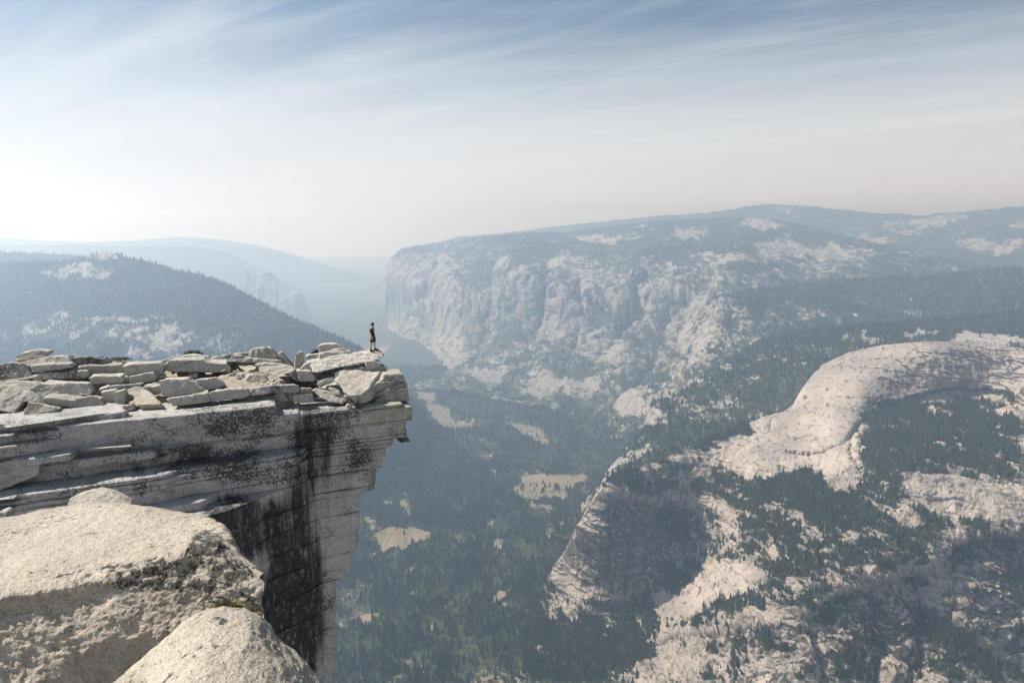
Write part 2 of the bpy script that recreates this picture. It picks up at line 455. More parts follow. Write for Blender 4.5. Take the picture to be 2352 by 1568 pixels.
LB = relief('north_wall', [(845, 880), (862, 830), (872, 788), (879, 735), (885, 692), (888, 640), (890, 603), (895, 594), (920, 575), (960, 563), (1010, 560), (1060, 552), (1100, 546),
       (1200, 536), (1300, 536), (1400, 521), (1500, 511), (1600, 504), (1700, 501), (1780, 506), (1850, 520), (1950, 545), (2050, 570), (2200, 600), (2352, 620), (2500, 640)],
       [(892, 600, 9300), (887, 690, 9200), (874, 785, 8900), (862, 850, 6800), (850, 880, 6300),
        (1010, 560, 10300), (1300, 535, 10500), (1500, 510, 10000), (1700, 500, 9500), (1850, 520, 9000), (2050, 570, 8000), (2352, 620, 7000), (2500, 640, 6800),
        (920, 620, 9050), (1000, 612, 8700), (1150, 592, 8100), (1230, 572, 8000), (1300, 607, 7400), (1450, 614, 6900), (1560, 610, 6700), (1650, 608, 6600), (1740, 640, 6300),
        (950, 700, 8700), (1020, 740, 7900), (1100, 750, 7350), (1200, 750, 6950), (1300, 760, 6550), (1450, 720, 6400), (1500, 790, 6100), (1400, 840, 5750), (1250, 830, 6250), (1580, 700, 6250), (1700, 740, 5800),
        (1000, 850, 6900), (920, 830, 7400), (900, 870, 6300), (1000, 882, 6050), (1100, 892, 5750), (1200, 912, 5480), (1300, 930, 5200), (1400, 955, 4950), (1500, 960, 4800), (1600, 900, 5100),
        (1600, 560, 8300), (1800, 585, 7600), (1350, 570, 8700), (1450, 565, 8500), (2000, 640, 6600), (1100, 580, 8900)],
       [(845, 900), (1000, 905), (1100, 915), (1200, 935), (1300, 955), (1400, 985), (1500, 1000), (2500, 1000)], 845, 2500, 1100, 420, M_NWALL,
       blobs([(1300, 570, 250, 40, 45), (1700, 560, 300, 60, 55), (1200, 740, 500, 130, 68), (890, 700, 40, 100, 16)], 60),
       blobs([(1700, 550, 500, 60, 0.38), (1250, 560, 200, 40, 0.30),
              (935, 700, 45, 95, -1.0), (1000, 640, 55, 60, -0.75), (905, 620, 25, 40, -0.8), (1030, 790, 45, 70, -0.75),
              (1300, 730, 45, 60, -0.65), (1390, 810, 60, 45, -0.95), (1350, 640, 60, 25, -0.6), (1290, 610, 40, 18, -0.6), (1440, 640, 120, 22, -0.35),
              (1560, 660, 120, 70, -0.25), (1430, 730, 60, 80, -0.1), (1250, 890, 60, 40, -0.8), (1170, 860, 60, 25, 0.1), (1330, 900, 50, 25, -0.7), (1110, 870, 45, 20, -0.7),
              (1150, 700, 60, 90, 0.12), (1500, 800, 60, 60, -0.1), (1800, 578, 70, 24, -0.75), (1900, 585, 60, 18, -0.6), (1400, 550, 110, 12, -0.55), (1590, 545, 60, 14, -0.6), (1750, 520, 70, 13, -0.7), (1980, 590, 50, 14, -0.6), (1650, 600, 70, 14, -0.5)], 0.05),
       grooves=[([(1000, 600), (975, 700), (960, 820)], 16, 260), ([(1140, 610), (1130, 720), (1090, 850)], 15, 200), ([(1260, 620), (1250, 730), (1180, 880)], 16, 260),
                ([(1480, 640), (1460, 740), (1350, 860)], 18, 240), ([(1545, 740), (1500, 850), (1420, 930)], 16, 220), ([(1200, 640), (1190, 760), (1150, 850)], 10, 140),
                ([(1330, 660), (1340, 760), (1290, 870)], 10, 150)],
       steps=[([(1430, 625), (1500, 622), (1580, 618), (1660, 622)], 14, 70, 160), ([(1290, 790), (1340, 775), (1420, 765)], 10, 40, 90)],
       jag=2.2, back=(2500, -900), cliff_scale=310, stain_shade=const(0.35), fine=1.2, vnoise=0.8, saw=(170.0, 330.0, 6.0), stretch=(1, 1, 0.22), bench=(1, 1, 0.45))
LC = relief('wooded_rim', [(1330, 1010), (1385, 965), (1400, 945), (1425, 915), (1450, 895), (1500, 882), (1530, 862), (1550, 835), (1560, 800), (1570, 760), (1600, 722), (1630, 690), (1642, 680), (1700, 672),
       (1780, 661), (1850, 655), (1900, 650), (2000, 641), (2100, 636), (2200, 632), (2352, 615), (2500, 600)],
       [(1642, 682, 5250), (1780, 661, 5700), (2000, 641, 5800), (2352, 615, 5500), (2500, 600, 5400), (1572, 760, 5150), (1550, 835, 5000), (1450, 900, 4800), (1395, 955, 4780), (1330, 1010, 4650),
        (1700, 780, 4700), (1600, 830, 4750), (1900, 735, 4900), (2352, 700, 4500), (2500, 690, 4400), (1480, 940, 4600), (1680, 720, 5050), (1800, 700, 5250), (1420, 970, 4620), (1550, 900, 4500), (1700, 850, 4350), (2000, 800, 4400), (1400, 1010, 4500)],
       [(1330, 1020), (1400, 1020), (1600, 950), (1800, 860), (2500, 800)], 1330, 2500, 800, 240, M_MID,
       blobs([(1600, 780, 90, 120, 60), (1440, 930, 60, 50, 30)], 38),
       blobs([(2000, 670, 500, 45, 0.75), (1600, 760, 50, 80, -0.9), (1660, 720, 40, 40, -0.5), (1445, 925, 50, 45, -1.0), (1520, 900, 50, 30, -0.3), (1700, 760, 60, 60, -0.15), (1800, 730, 90, 40, 0.0), (2000, 715, 100, 25, 0.1), (1560, 860, 30, 40, -0.3)], 0.25),
       grooves=[([(1690, 690), (1670, 760), (1650, 840)], 9, 110), ([(1620, 740), (1600, 800), (1560, 870)], 7, 90), ([(1760, 700), (1740, 760), (1720, 800)], 8, 80)],
       jag=2.0, back=(1500, -500), cliff_scale=150)
LD = relief('talus_slope', [(1340, 1160), (1380, 1115), (1393, 1085), (1421, 1058), (1443, 1025), (1470, 1000), (1490, 950), (1498, 922), (1525, 912), (1575, 893), (1608, 865), (1696, 812), (1745, 785),
       (1828, 768), (1938, 752), (2103, 740), (2352, 718), (2500, 708)],
       [(1498, 922, 3300), (1608, 865, 3500), (1696, 812, 3750), (1828, 768, 3950), (2103, 740, 4050), (2352, 718, 4000), (2500, 708, 4000), (1340, 1160, 2700), (1393, 1085, 2750), (1443, 1025, 2950),
        (1430, 1080, 2620), (1600, 1015, 2780), (1760, 955, 2900), (1850, 870, 3080), (2000, 795, 3350), (2352, 770, 3350), (2500, 770, 3300), (1700, 900, 3250), (1550, 970, 3020), (2200, 830, 3100), (1900, 960, 2750)],
       [(1340, 1180), (1430, 1110), (1600, 1050), (1760, 985), (1840, 930), (1900, 862), (2030, 815), (2200, 806), (2352, 824), (2500, 864)], 1340, 2500, 800, 240, M_MID,
       const(16),
       blobs([(2000, 760, 500, 30, 0.85), (1600, 930, 110, 60, -0.12), (1720, 870, 90, 40, 0.1), (1560, 1000, 120, 22, 0.6), (2120, 772, 60, 9, -0.6), (1980, 782, 60, 10, -0.5), (2290, 785, 120, 16, -1.0), (1500, 960, 40, 25, -0.5), (1440, 1030, 60, 70, -0.15)], 0.15),
       jag=2.0, back=(1200, -350), cliff_scale=110, stretch=(1, 1, 0.7))
LE = relief('granite_dome_and_column', [(1180, 1480), (1230, 1400), (1262, 1325), (1275, 1298), (1300, 1262), (1320, 1225), (1345, 1175), (1372, 1130), (1392, 1103), (1405, 1092), (1450, 1074), (1500, 1062), (1570, 1030), (1640, 1001), (1700, 978), (1760, 955), (1800, 945), (1822, 928),
       (1834, 905), (1850, 882), (1868, 858), (1890, 838), (1920, 822), (1950, 810), (1990, 800), (2030, 793), (2080, 788), (2130, 785), (2200, 784), (2280, 790), (2352, 802), (2500, 840)],
       [(2030, 795, 2680), (2200, 786, 2650), (2352, 803, 2600), (2500, 842, 2500), (1950, 812, 2680), (1890, 840, 2650), (1852, 882, 2600), (1826, 925, 2560), (1762, 957, 2500), (1640, 1003, 2430), (1500, 1064, 2340), (1405, 1094, 2260),
        (2150, 840, 2590), (2200, 890, 2545), (2050, 870, 2560), (2300, 905, 2510), (2200, 945, 2490), (2330, 860, 2540), (2060, 915, 2520), (1980, 900, 2500), (1900, 930, 2470), (1880, 1000, 2380), (1850, 1060, 2270), (1700, 1050, 2340), (1900, 1130, 2130), (1750, 1110, 2200), (1800, 980, 2450), (2000, 965, 2400), (1960, 1030, 2270), (1990, 1100, 2150),
        (2200, 1010, 2260), (2352, 965, 2330), (2500, 970, 2300), (2100, 1060, 2140), (2300, 1100, 2030), (2352, 1180, 1930), (2500, 1180, 1900), (2100, 1190, 1980), (2220, 1180, 1960),
        (2300, 1225, 1900), (2300, 1300, 1890), (2300, 1420, 1850), (2300, 1560, 1750), (2500, 1300, 1880), (2500, 1560, 1730), (2180, 1330, 1850), (2160, 1450, 1780), (2150, 1600, 1640),
        (1700, 1200, 2150), (1600, 1190, 2330), (1500, 1130, 2290), (1410, 1120, 2240), (1395, 1160, 2230), (1400, 1220, 2220), (1400, 1300, 2210), (1350, 1390, 2225), (1500, 1250, 2290), (1500, 1370, 2240), (1560, 1160, 2340), (1590, 1250, 2300), (1340, 1240, 2250),
        (1650, 1330, 2080), (1800, 1290, 1930), (1520, 1420, 2120), (1480, 1490, 2040), (1462, 1560, 1890), (1700, 1420, 1890), (1700, 1570, 1720), (1900, 1330, 1830), (1900, 1450, 1765), (1900, 1590, 1640), (2000, 1310, 1825), (2020, 1500, 1770), (2020, 1600, 1690), (2080, 1260, 1900), (1560, 1590, 1780), (1450, 1620, 1830),
        (1345, 1178, 2280), (1300, 1264, 2360), (1275, 1300, 2420), (1290, 1420, 2260), (1230, 1420, 2290), (1180, 1500, 2080), (1250, 1560, 1945), (1400, 1500, 2060), (1380, 1570, 1920)],
       1660, 1180, 2500, 1000, 640, M_DOME,
       blobs([(1450, 1250, 160, 130, 17), (1850, 960, 400, 110, 3.5), (2100, 860, 330, 85, 3.0), (1800, 1060, 170, 60, 6), (1650, 1360, 130, 70, 11), (2300, 1350, 150, 140, 20), (2050, 1450, 170, 110, 24), (1700, 1500, 250, 100, 20)], 15),
       blobs([(2170, 1050, 215, 95, 0.22), (2330, 1030, 80, 90, -0.05), (1900, 1190, 140, 90, 0.28), (1720, 1140, 130, 55, 0.06), (1560, 1105, 130, 38, 0.25), (1480, 1085, 60, 16, -0.1), (1860, 1290, 120, 60, -0.05), (1950, 1320, 100, 60, 0.0), (2080, 1150, 110, 60, -0.15),
              (2150, 850, 390, 80, -1.4), (1860, 960, 130, 110, -1.2), (1780, 1050, 150, 60, -1.2), (1930, 1090, 60, 60, -1.2), (1900, 890, 60, 60, -1.3),
              (2260, 1160, 140, 48, -1.2), (2150, 1125, 80, 34, -0.8), (1430, 1260, 110, 130, -1.1), (1330, 1260, 60, 120, -1.2), (1650, 1335, 130, 55, -1.1), (1560, 1400, 70, 45, -0.9), (1660, 1250, 90, 50, -0.15), (1600, 1200, 60, 50, -0.05), (1590, 1270, 50, 80, 0.05), (1555, 1340, 50, 40, 0.0),
              (1400, 1500, 120, 80, 0.5), (1470, 1440, 60, 40, 0.2), (2050, 1450, 130, 110, -1.0), (2290, 1350, 130, 100, -1.2), (2200, 1500, 130, 80, -0.1), (1700, 1500, 240, 100, -0.4), (2200, 1260, 60, 50, -0.5)], -0.05),
       grooves=[([(2010, 925), (1985, 960), (1950, 1010), (1960, 1060), (1985, 1105)], 7, 45), ([(1990, 985), (1975, 1040), (2000, 1100)], 6, 35), ([(1700, 1010), (1660, 1040), (1630, 1075)], 2.2, 9), ([(1690, 1080), (1720, 1065), (1760, 1075), (1790, 1085)], 1.8, 8), ([(1735, 1090), (1790, 1100), (1830, 1120)], 2.0, 9), ([(1850, 1120), (1900, 1090), (1960, 1085)], 1.8, 8), ([(1810, 905), (1850, 862), (1900, 832)], 1.6, 8), ([(1930, 850), (1936, 830), (1918, 846)], 1.6, 6), ([(1780, 960), (1750, 1000), (1690, 1050)], 2.0, 8), ([(1880, 1000), (1830, 1010), (1790, 1000)], 1.6, 5), ([(1950, 1010), (1900, 1040), (1860, 1045)], 4, 22),
                ([(1480, 1150), (1480, 1300)], 5, 22), ([(1440, 1150), (1430, 1330)], 7, 18), ([(1530, 1170), (1540, 1330)], 8, 40), ([(1575, 1180), (1580, 1310)], 10, 45), ([(1610, 1200), (1600, 1330)], 9, 38), ([(1405, 1150), (1385, 1350)], 6, 22), ([(1505, 1150), (1512, 1350)], 4, 24), ([(2100, 1330), (2110, 1500), (2090, 1600)], 22, 90), ([(1990, 1360), (2010, 1560)], 16, 70),
                ([(2230, 1240), (2180, 1330), (2170, 1450)], 14, 60), ([(1850, 1420), (1880, 1560)], 14, 50), ([(1760, 1440), (1790, 1560)], 9, 30), ([(2340, 1290), (2330, 1450)], 10, 40), ([(1640, 1230), (1620, 1310)], 7, 20)],
       steps=[([(1385, 1128), (1420, 1124), (1500, 1140), (1580, 1150), (1630, 1165)], 10, 90, 55), ([(2000, 925), (2060, 915), (2130, 900), (2200, 888), (2260, 888), (2320, 900), (2420, 930)], 9, 45, 42),
              ([(1790, 1036), (1830, 1040), (1880, 1050)], 3, 14, 14), ([(2130, 1300), (2170, 1250), (2230, 1222), (2352, 1212), (2480, 1212)], 12, 120, 75), ([(1850, 1385), (1950, 1340), (2040, 1310), (2100, 1300), (2160, 1300)], 14, 110, 80),
              ([(1480, 1500), (1560, 1460), (1680, 1440), (1800, 1430)], 8, 45, 35)],
       jag=1.6, back=(600, -450), cliff_scale=75, stretch=(1, 1, 0.42), bench=(0.55, 0.55, 1.5), fine=2.6, vnoise=1.15, saw=(46.0, 85.0, 9.0), gul=0.30,
       stain_shade=blobs([(1450, 1250, 140, 130, 0.9), (1540, 1230, 70, 90, 0.9), (2300, 1330, 140, 140, 0.85), (2050, 1460, 170, 110, 0.95), (1800, 1500, 200, 90, 0.5), (2180, 860, 300, 70, 0.85), (2180, 930, 220, 40, 0.6)], 0.12))  # dark streaks, plus shade painted on column, lower walls and under the dome
LS2 = relief('back_ridge', [(-120, 578), (0, 580), (100, 583), (200, 590), (300, 602), (400, 625)],
       [(-100, 578, 6600), (200, 590, 6600), (400, 625, 6400), (-100, 660, 6000), (200, 660, 6000), (400, 690, 5950)],
       690, -120, 400, 220, 60, M_MID, const(20), const(0.9), jag=1.5, back=(800, -300), cliff_scale=150)
LS = relief('forested_hill', [(-120, 612), (0, 606), (60, 603), (120, 601), (180, 598), (200, 590), (222, 582), (240, 578), (262, 580), (290, 592), (340, 601), (400, 620), (450, 629), (500, 645), (560, 672), (620, 705), (680, 735),
       (740, 760), (800, 785), (830, 798), (870, 832), (905, 868), (945, 915), (1000, 985), (1050, 1025), (1090, 1065), (1140, 1110)],
       [(-100, 612, 5200), (0, 606, 5200), (250, 580, 5200), (500, 645, 5000), (680, 735, 4700), (830, 798, 4450), (945, 915, 4250), (1000, 985, 4150), (1090, 1065, 3900), (1140, 1110, 3640),
        (-100, 830, 3900), (0, 830, 3900), (300, 830, 3850), (600, 840, 3850), (800, 890, 3850), (100, 700, 4600), (400, 720, 4500), (640, 780, 4300), (900, 1000, 3800), (950, 1090, 3660), (1030, 1090, 3700), (850, 1150, 3350), (600, 1100, 3100), (100, 1100, 3000)],
       [(-120, 1150), (800, 1180), (900, 1170), (1000, 1140), (1140, 1125)], -120, 1140, 900, 300, M_MID, const(26),
       blobs([(400, 680, 600, 90, 0.85), (185, 626, 110, 24, -0.35), (245, 588, 45, 12, -1.0), (300, 770, 420, 50, 0.12), (330, 790, 110, 40, -0.3), (380, 785, 35, 26, -0.7), (260, 737, 150, 9, -0.75), (130, 760, 90, 40, -0.25), (500, 790, 80, 25, -0.2), (600, 720, 30, 15, -0.2), (700, 800, 160, 50, 0.6), (1000, 1050, 120, 90, 0.7)], 0.45),
       jag=1.6, back=(1000, -350), cliff_scale=130, stretch=(1, 1, 0.6))

# ------------------------------------------------------------------ valley floor
def axis(a, b, fine0, fine1, step, coarse):
    l = np.linspace(a, fine0, coarse)[:-1]; m = np.arange(fine0, fine1, step); r = np.linspace(fine1, b, coarse)
    return np.concatenate([l, m, r])
gx = axis(-28000, 28000, -1500, 1500, 24, 14); gy = axis(-2500, 30000, 1500, 7000, 24, 14)
GX, GY = np.meshgrid(gx, gy)
FP = np.stack([GX, GY, np.full(GX.shape, FLOOR_Z)], -1)
FU, FV = proj(FP)
FP[..., 2] += np.where((GY > 1400) & (GY < 7100), 5 * fbm(FP, 400, 4), 0)
MEADOWS = [
 ('meadow', [(1197, 1091), (1270, 1089), (1346, 1088), (1351, 1098), (1325, 1110), (1305, 1118), (1300, 1146), (1273, 1141), (1240, 1146), (1213, 1146), (1185, 1137), (1181, 1118), (1194, 1109)], 0),
 ('meadow', [(861, 1229), (880, 1218), (900, 1210), (950, 1213), (983, 1222), (985, 1238), (946, 1247), (932, 1261), (905, 1258), (877, 1265), (868, 1247)], 0),
 ('clearing', [(840, 1187), (855, 1185), (863, 1195), (860, 1213), (850, 1215)], 1),
 ('clearing', [(914, 1150), (935, 1145), (946, 1187), (935, 1183)], 1),
 ('meadow', [(1162, 971), (1200, 973), (1240, 982), (1262, 1017), (1245, 1022), (1215, 1003), (1190, 988)], 1),
 ('meadow', [(945, 882), (1005, 886), (1003, 915), (985, 925), (960, 910)], 1),
 ('meadow', [(975, 925), (1030, 935), (1040, 962), (1090, 972), (1080, 984), (1020, 985), (995, 960)], 1),
 ('clearing', [(1130, 1075), (1145, 1083), (1135, 1093)], 1),
 ('clearing', [(1128, 1230), (1155, 1238), (1153, 1260), (1135, 1258)], 1),
 ('clearing', [(1213, 1157), (1275, 1160), (1270, 1170), (1220, 1168)], 1),
 ('clearing', [(975, 1446), (992, 1450), (990, 1466), (980, 1463)], 1),
 ('clearing', [(1400, 996), (1440, 995), (1445, 1004), (1405, 1005)], 1),
 ('clearing', [(1130, 1368), (1160, 1350), (1162, 1362), (1140, 1378)], 0),
]
fveg = 0.80 + 0.35 * fbm(FP, 260, 5, 0.6, off=3.0)
spots = fbm(FP, 95, 3, 0.5, off=50.0)
fveg = np.where(spots > 0.60, 0.15, fveg)
me = np_mesh('valley_floor', FP.reshape(-1, 3), grid_faces(len(gy), len(gx)))
if me.polygons[0].normal.z < 0: me.flip_normals()
add_attr(me, 'veg', np.clip(fveg, 0, 1)); add_attr(me, 'rgh', np.full(FP.shape[:2], 0.6))
valley_floor = link('valley_floor', me, M_FLOOR); tag(valley_floor, kind='structure')

def sheet(name, poly, mat, z, wob=16.0):
    pts = []
    n = len(poly)
    for i in range(n):
        a, b = np.array(poly[i], float), np.array(poly[(i + 1) % n], float)
        for k in range(8): pts.append(a + (b - a) * k / 8)
    pts = np.array(pts)
    w = P(pts[:, 0], pts[:, 1], floor_range(pts[:, 0], pts[:, 1], z))
    w[:, 0] += wob * fbm(w, 60, 3); w[:, 1] += 2.5 * wob * fbm(w, 60, 3, off=9)
    bm = bmesh.new()
    top = [bm.verts.new(p) for p in w]; low = [bm.verts.new((p[0], p[1], p[2] - 22)) for p in w]
    f = bm.faces.new(top)
    if f.normal.z == 0: bm.normal_update()
    if f.normal.z < 0: f.normal_flip()
    for i in range(len(w)):
        bm.faces.new((top[i - 1], top[i], low[i], low[i - 1]))
    bmesh.ops.triangulate(bm, faces=[f])
    bmesh.ops.recalc_face_normals(bm, faces=bm.faces)
    m = bpy.data.meshes.new(name); bm.to_mesh(m); bm.free()
    o = link(name, m, mat); tag(o, kind='structure')
    return o
MZ = FLOOR_Z + 9
for nm, poly, k in MEADOWS:
    sheet('meadow' if k == 0 else 'clearing', poly, M_MEADOW if k == 0 else M_MEADOW_PALE, MZ)
def road(line, w, z):
    c = np.array(line, float)
    c = np.stack([np.interp(np.linspace(0, len(c) - 1, 60), np.arange(len(c)), c[:, i]) for i in (0, 1)], -1)
    q = P(c[:, 0], c[:, 1], floor_range(c[:, 0], c[:, 1], z))
    tg = np.gradient(q, axis=0); tg /= np.linalg.norm(tg, axis=1)[:, None]
    s = np.stack([-tg[:, 1], tg[:, 0], 0 * tg[:, 0]], -1) * w / 2
    top = np.stack([q - s, q + s]); low = top.copy(); low[..., 2] -= 24
    ring = np.concatenate([low[:1], top, low[1:]])
    o = link('road', np_mesh('road', ring.reshape(-1, 3), grid_faces(4, 60), False), M_ROAD); tag(o, kind='structure')
ROADS = [([(877, 1262), (884, 1246), (897, 1216)], 6)]
for l, w in ROADS: road(l, w, MZ + 0.8)
# ------------------------------------------------------------------ trees
def conifer_mesh(name, seed, tiers=7, nseg=9, width=0.17, bushy=False):
    """unit-height conifer: tapered trunk and ragged drooping tiers of boughs"""
    r = random.Random(seed)
    V, Fc, mi = [], [], []
    def cone(z0, z1, r0, r1, n, jit, m):
        b = len(V)
        a0 = r.random() * 6.28
        for k in range(n):
            a = a0 + 2 * math.pi * k / n
            q = r0 * (1 + jit * (r.random() * 2 - 1)) if k % 2 == 0 else r0 * (0.55 + 0.25 * r.random() if jit else 1)
            V.append((q * math.cos(a), q * math.sin(a), z0 + (r.random() - 0.5) * jit * 0.10))
        for k in range(n):
            a = a0 + 2 * math.pi * k / n
            V.append((r1 * math.cos(a), r1 * math.sin(a), z1))
        for k in range(n):
            Fc.append((b + k, b + (k + 1) % n, b + n + (k + 1) % n, b + n + k)); mi.append(m)
    cone(0, 1.0 if not bushy else 0.6, 0.013, 0.003, 5, 0, 1)
    base = 0.16 if not bushy else 0.05
    for k in range(tiers):
        f = k / tiers
        z0 = base + (1 - base) * f * 0.95
        h = (1 - base) / tiers * 1.9
        prof = (1 - f) ** 0.8 if not bushy else math.sin(math.pi * (0.25 + 0.7 * f))
        rr = width * prof * (0.8 + 0.4 * r.random()) + 0.012
        cone(z0, min(1.0, z0 + h), rr, 0.008 if not bushy else rr * 0.35, nseg * 2 // 2 * 2 if nseg % 2 == 0 else nseg + 1, 0.45, 0)
    me = bpy.data.meshes.new(name)
    me.from_pydata(V, [], Fc); me.update()
    me.materials.append(M_PINE); me.materials.append(M_BARK)
    me.polygons.foreach_set('material_index', mi)
    return me
TREE_ME = [conifer_mesh('pine_tree', 1, 8, 8, 0.15), conifer_mesh('pine_tree', 2, 6, 8, 0.19), conifer_mesh('pine_tree', 5, 9, 8, 0.12), conifer_mesh('oak', 9, 4, 10, 0.42, True)]

def forest_object(name, pts, h, kinds, protos, label, cat='forest'):
    me = bpy.data.meshes.new(name)
    n = len(pts)
    me.vertices.add(n); me.vertices.foreach_set('co', np.ascontiguousarray(pts, np.float32).ravel())
    me.update()
    add_attr(me, 'size', h); add_attr(me, 'turn', rng.random(n) * 6.28)
    a = me.attributes.new('sort', 'INT', 'POINT'); a.data.foreach_set('value', np.ascontiguousarray(kinds, np.int32))
    o = link(name, me); tag(o, label, cat, kind='stuff')
    ng = bpy.data.node_groups.new(name, 'GeometryNodeTree')
    ng.interface.new_socket('Geometry', in_out='INPUT', socket_type='NodeSocketGeometry')
    ng.interface.new_socket('Geometry', in_out='OUTPUT', socket_type='NodeSocketGeometry')
    N, Lk = ng.nodes, ng.links
    gi, go = N.new('NodeGroupInput'), N.new('NodeGroupOutput')
    iop = N.new('GeometryNodeInstanceOnPoints')
    j = N.new('GeometryNodeJoinGeometry')
    for pr in protos[::-1]:
        oi = N.new('GeometryNodeObjectInfo'); oi.transform_space = 'ORIGINAL'
        oi.inputs['Object'].default_value = pr; oi.inputs['As Instance'].default_value = True
        Lk.new(oi.outputs['Geometry'], j.inputs[0])
    def at(nm, t):
        x = N.new('GeometryNodeInputNamedAttribute'); x.data_type = t; x.inputs['Name'].default_value = nm
        return x.outputs['Attribute']
    Lk.new(gi.outputs[0], iop.inputs['Points']); Lk.new(j.outputs[0], iop.inputs['Instance'])
    iop.inputs['Pick Instance'].default_value = True
    Lk.new(at('sort', 'INT'), iop.inputs['Instance Index'])
    cs = N.new('ShaderNodeCombineXYZ'); Lk.new(at('turn', 'FLOAT'), cs.inputs[2])
    er = N.new('FunctionNodeEulerToRotation'); Lk.new(cs.outputs[0], er.inputs[0]); Lk.new(er.outputs[0], iop.inputs['Rotation'])
    Lk.new(at('size', 'FLOAT'), iop.inputs['Scale'])
    Lk.new(iop.outputs[0], go.inputs[0])
    md = o.modifiers.new('forest', 'NODES'); md.node_group = ng
    return o

# ---- individual trees: the 300 that show largest, on the near flank
ind_p, ind_h = scatter(LE, 60000, lo=0.52, hmin=10, hmax=33, power=0.8)
iu, iv = proj(ind_p)
ok = (iu > 1200) & (iu < 2340) & (iv < 1560)
ind_p, ind_h, iu, iv = ind_p[ok], ind_h[ok], iu[ok], iv[ok]
size = ind_h / ind_p[:, 1]
order = np.argsort(-size)
GROUPS = [
 (lambda u, v: v > 1400, 'dark conifer in the woods at the foot of the shadowed column cliff', 'conifers at the foot of the column'),
 (lambda u, v: (u > 2000) & (v < 1130), 'dark conifer on the wooded slope under the dome overhang', 'conifers under the dome overhang'),
 (lambda u, v: (u > 1780), 'dark conifer in the wooded gully below the bare dome slab', 'conifers in the gully below the dome'),
 (lambda u, v: u > -1, 'dark conifer on the brushy shelf above the column cliff', 'conifers on the shelf above the column'),
]
protos = {}
PROTO_LIST = []
for n_, i in enumerate(order[:300]):
    k = int(rng.integers(0, 3))
    o = bpy.data.objects.new('pine_tree', TREE_ME[k]); COL.objects.link(o)
    o.location = ind_p[i]; o.scale = (ind_h[i],) * 3; o.rotation_euler = (0, 0, rng.random() * 6.28)
    for test, lab, grp in GROUPS:
        if test(iu[i], iv[i]): break
    tag(o, lab, 'tree', grp)
    protos.setdefault(k, o)
ooo = bpy.data.objects.new('oak_tree', TREE_ME[3]); COL.objects.link(ooo)
j0 = order[300]
ooo.location = ind_p[j0]; ooo.scale = (ind_h[j0] * 0.6,) * 3
tag(ooo, 'low round dark green oak among conifers on the near flank', 'tree')
PROTO = [protos[0], protos[1], protos[2], ooo]
rest = order[301:]
def kinds(n, oak): return np.where(rng.random(n) < oak, 3, rng.integers(0, 3, n))
def fit(h, k): return np.where(k == 3, h * 0.45, h)
k = kinds(len(rest), 0.45)
forest_object('flank_forest', ind_p[rest], fit(ind_h[rest], k), k, PROTO, 'dark conifers and scrub oak covering the ledges below the granite dome')

def forest(name, L, n, label, oak=0.05, **kw):
    p, h = scatter(L, n, **kw)
    k = kinds(len(p), oak)
    return forest_object(name, p, fit(h, k), k, PROTO, label)
forest('slope_forest', LD, 9000, 'conifer forest on the pale talus slope behind the dome', lo=0.42, hmin=16, hmax=34, slope=-0.3)
forest('rim_forest', LC, 12000, 'hazy conifer forest along the wooded rim at right', lo=0.45, hmin=18, hmax=38, slope=-0.1)
forest('hill_forest', LS, 26000, 'blue hazy conifer forest covering the hill at left', lo=0.42, hmin=18, hmax=38, slope=0.05)
forest('ridge_forest', LS2, 2500, 'pale conifer forest on the ridge behind the left hill', lo=0.3, hmin=20, hmax=36, slope=0.0)
forest('plateau_forest', LB, 16000, 'very hazy forest on the plateau and ledges of the great north wall', lo=0.5, hmin=20, hmax=36)
# valley
n = 150000
xs = rng.uniform(-1500, 1500, n); ys = rng.uniform(1750, 6700, n)
pp = np.stack([xs, ys, np.full(n, FLOOR_Z)], -1)
pu, pv = proj(pp)
keep = (pu > 700) & (pu < 1560) & (pv < 1600)
dn = 0.78 + 0.9 * fbm(pp, 180, 4, 0.6, off=3.0)
dn = np.where(fbm(pp * 1.0, 95, 3, 0.5, off=50.0) > 0.52, 0.04, dn)
dn = dn * np.where(ys > 3600, 0.62, 1.0)
keep &= rng.random(n) < dn
mu, mv = proj(pp + np.array([0, 0, 9.0]))
inm = np.zeros(n, bool)
for nm, poly, kk in MEADOWS:
    inm |= in_poly(mu + 14 * fbm(pp, 70, 4, 0.7), mv + 9 * fbm(pp, 70, 4, 0.7, off=5.0), poly) & (rng.random(n) > 0.09)
for l, w in ROADS: inm |= seg_dist(mu, mv, l) < 3.0
pp = pp[keep & ~inm]
h = (11 + 40 * rng.random(len(pp)) ** 1.4) * (0.85 + 0.55 * fbm(pp, 120, 3))
k = kinds(len(pp), 0.10)
print('valley trees', len(pp))
forest_object('valley_forest', pp, fit(h, k), k, PROTO, 'dense conifer forest filling the valley floor between the meadows')
# ------------------------------------------------------------------ the overhanging ledge
WA = np.array([-23.6, 30.6]); WB = np.array([-6.0, 38.0])          # plan line of the wall face
WD = (WB - WA) / np.linalg.norm(WB - WA)                          # along the wall, away from the viewer
WN = np.array([WD[1], -WD[0]])                                     # out of the face
def wall_xy(u):
    """point of the wall line seen at column u (plan intersection, for rays near the wall's level)"""
    k = (np.asarray(u, float) - CX) / F / 0.957                     # x / y
    # A + s D : x = k y
    s = (k * WA[1] - WA[0]) / (WD[0] - k * WD[1])
    return WA[0] + s * WD[0], WA[1] + s * WD[1]
def wall_y(u): return wall_xy(u)[1]

def zat(u, v, off=0.0):
    x, Y, Z = ray(u, v)
    k = x / Y
    # intersect plan ray with the wall line pushed out by off
    A = WA + WN * off
    s = (k * A[1] - A[0]) / (WD[0] - k * WD[1])
    y = A[1] + s * WD[1]
    return y * Z / Y

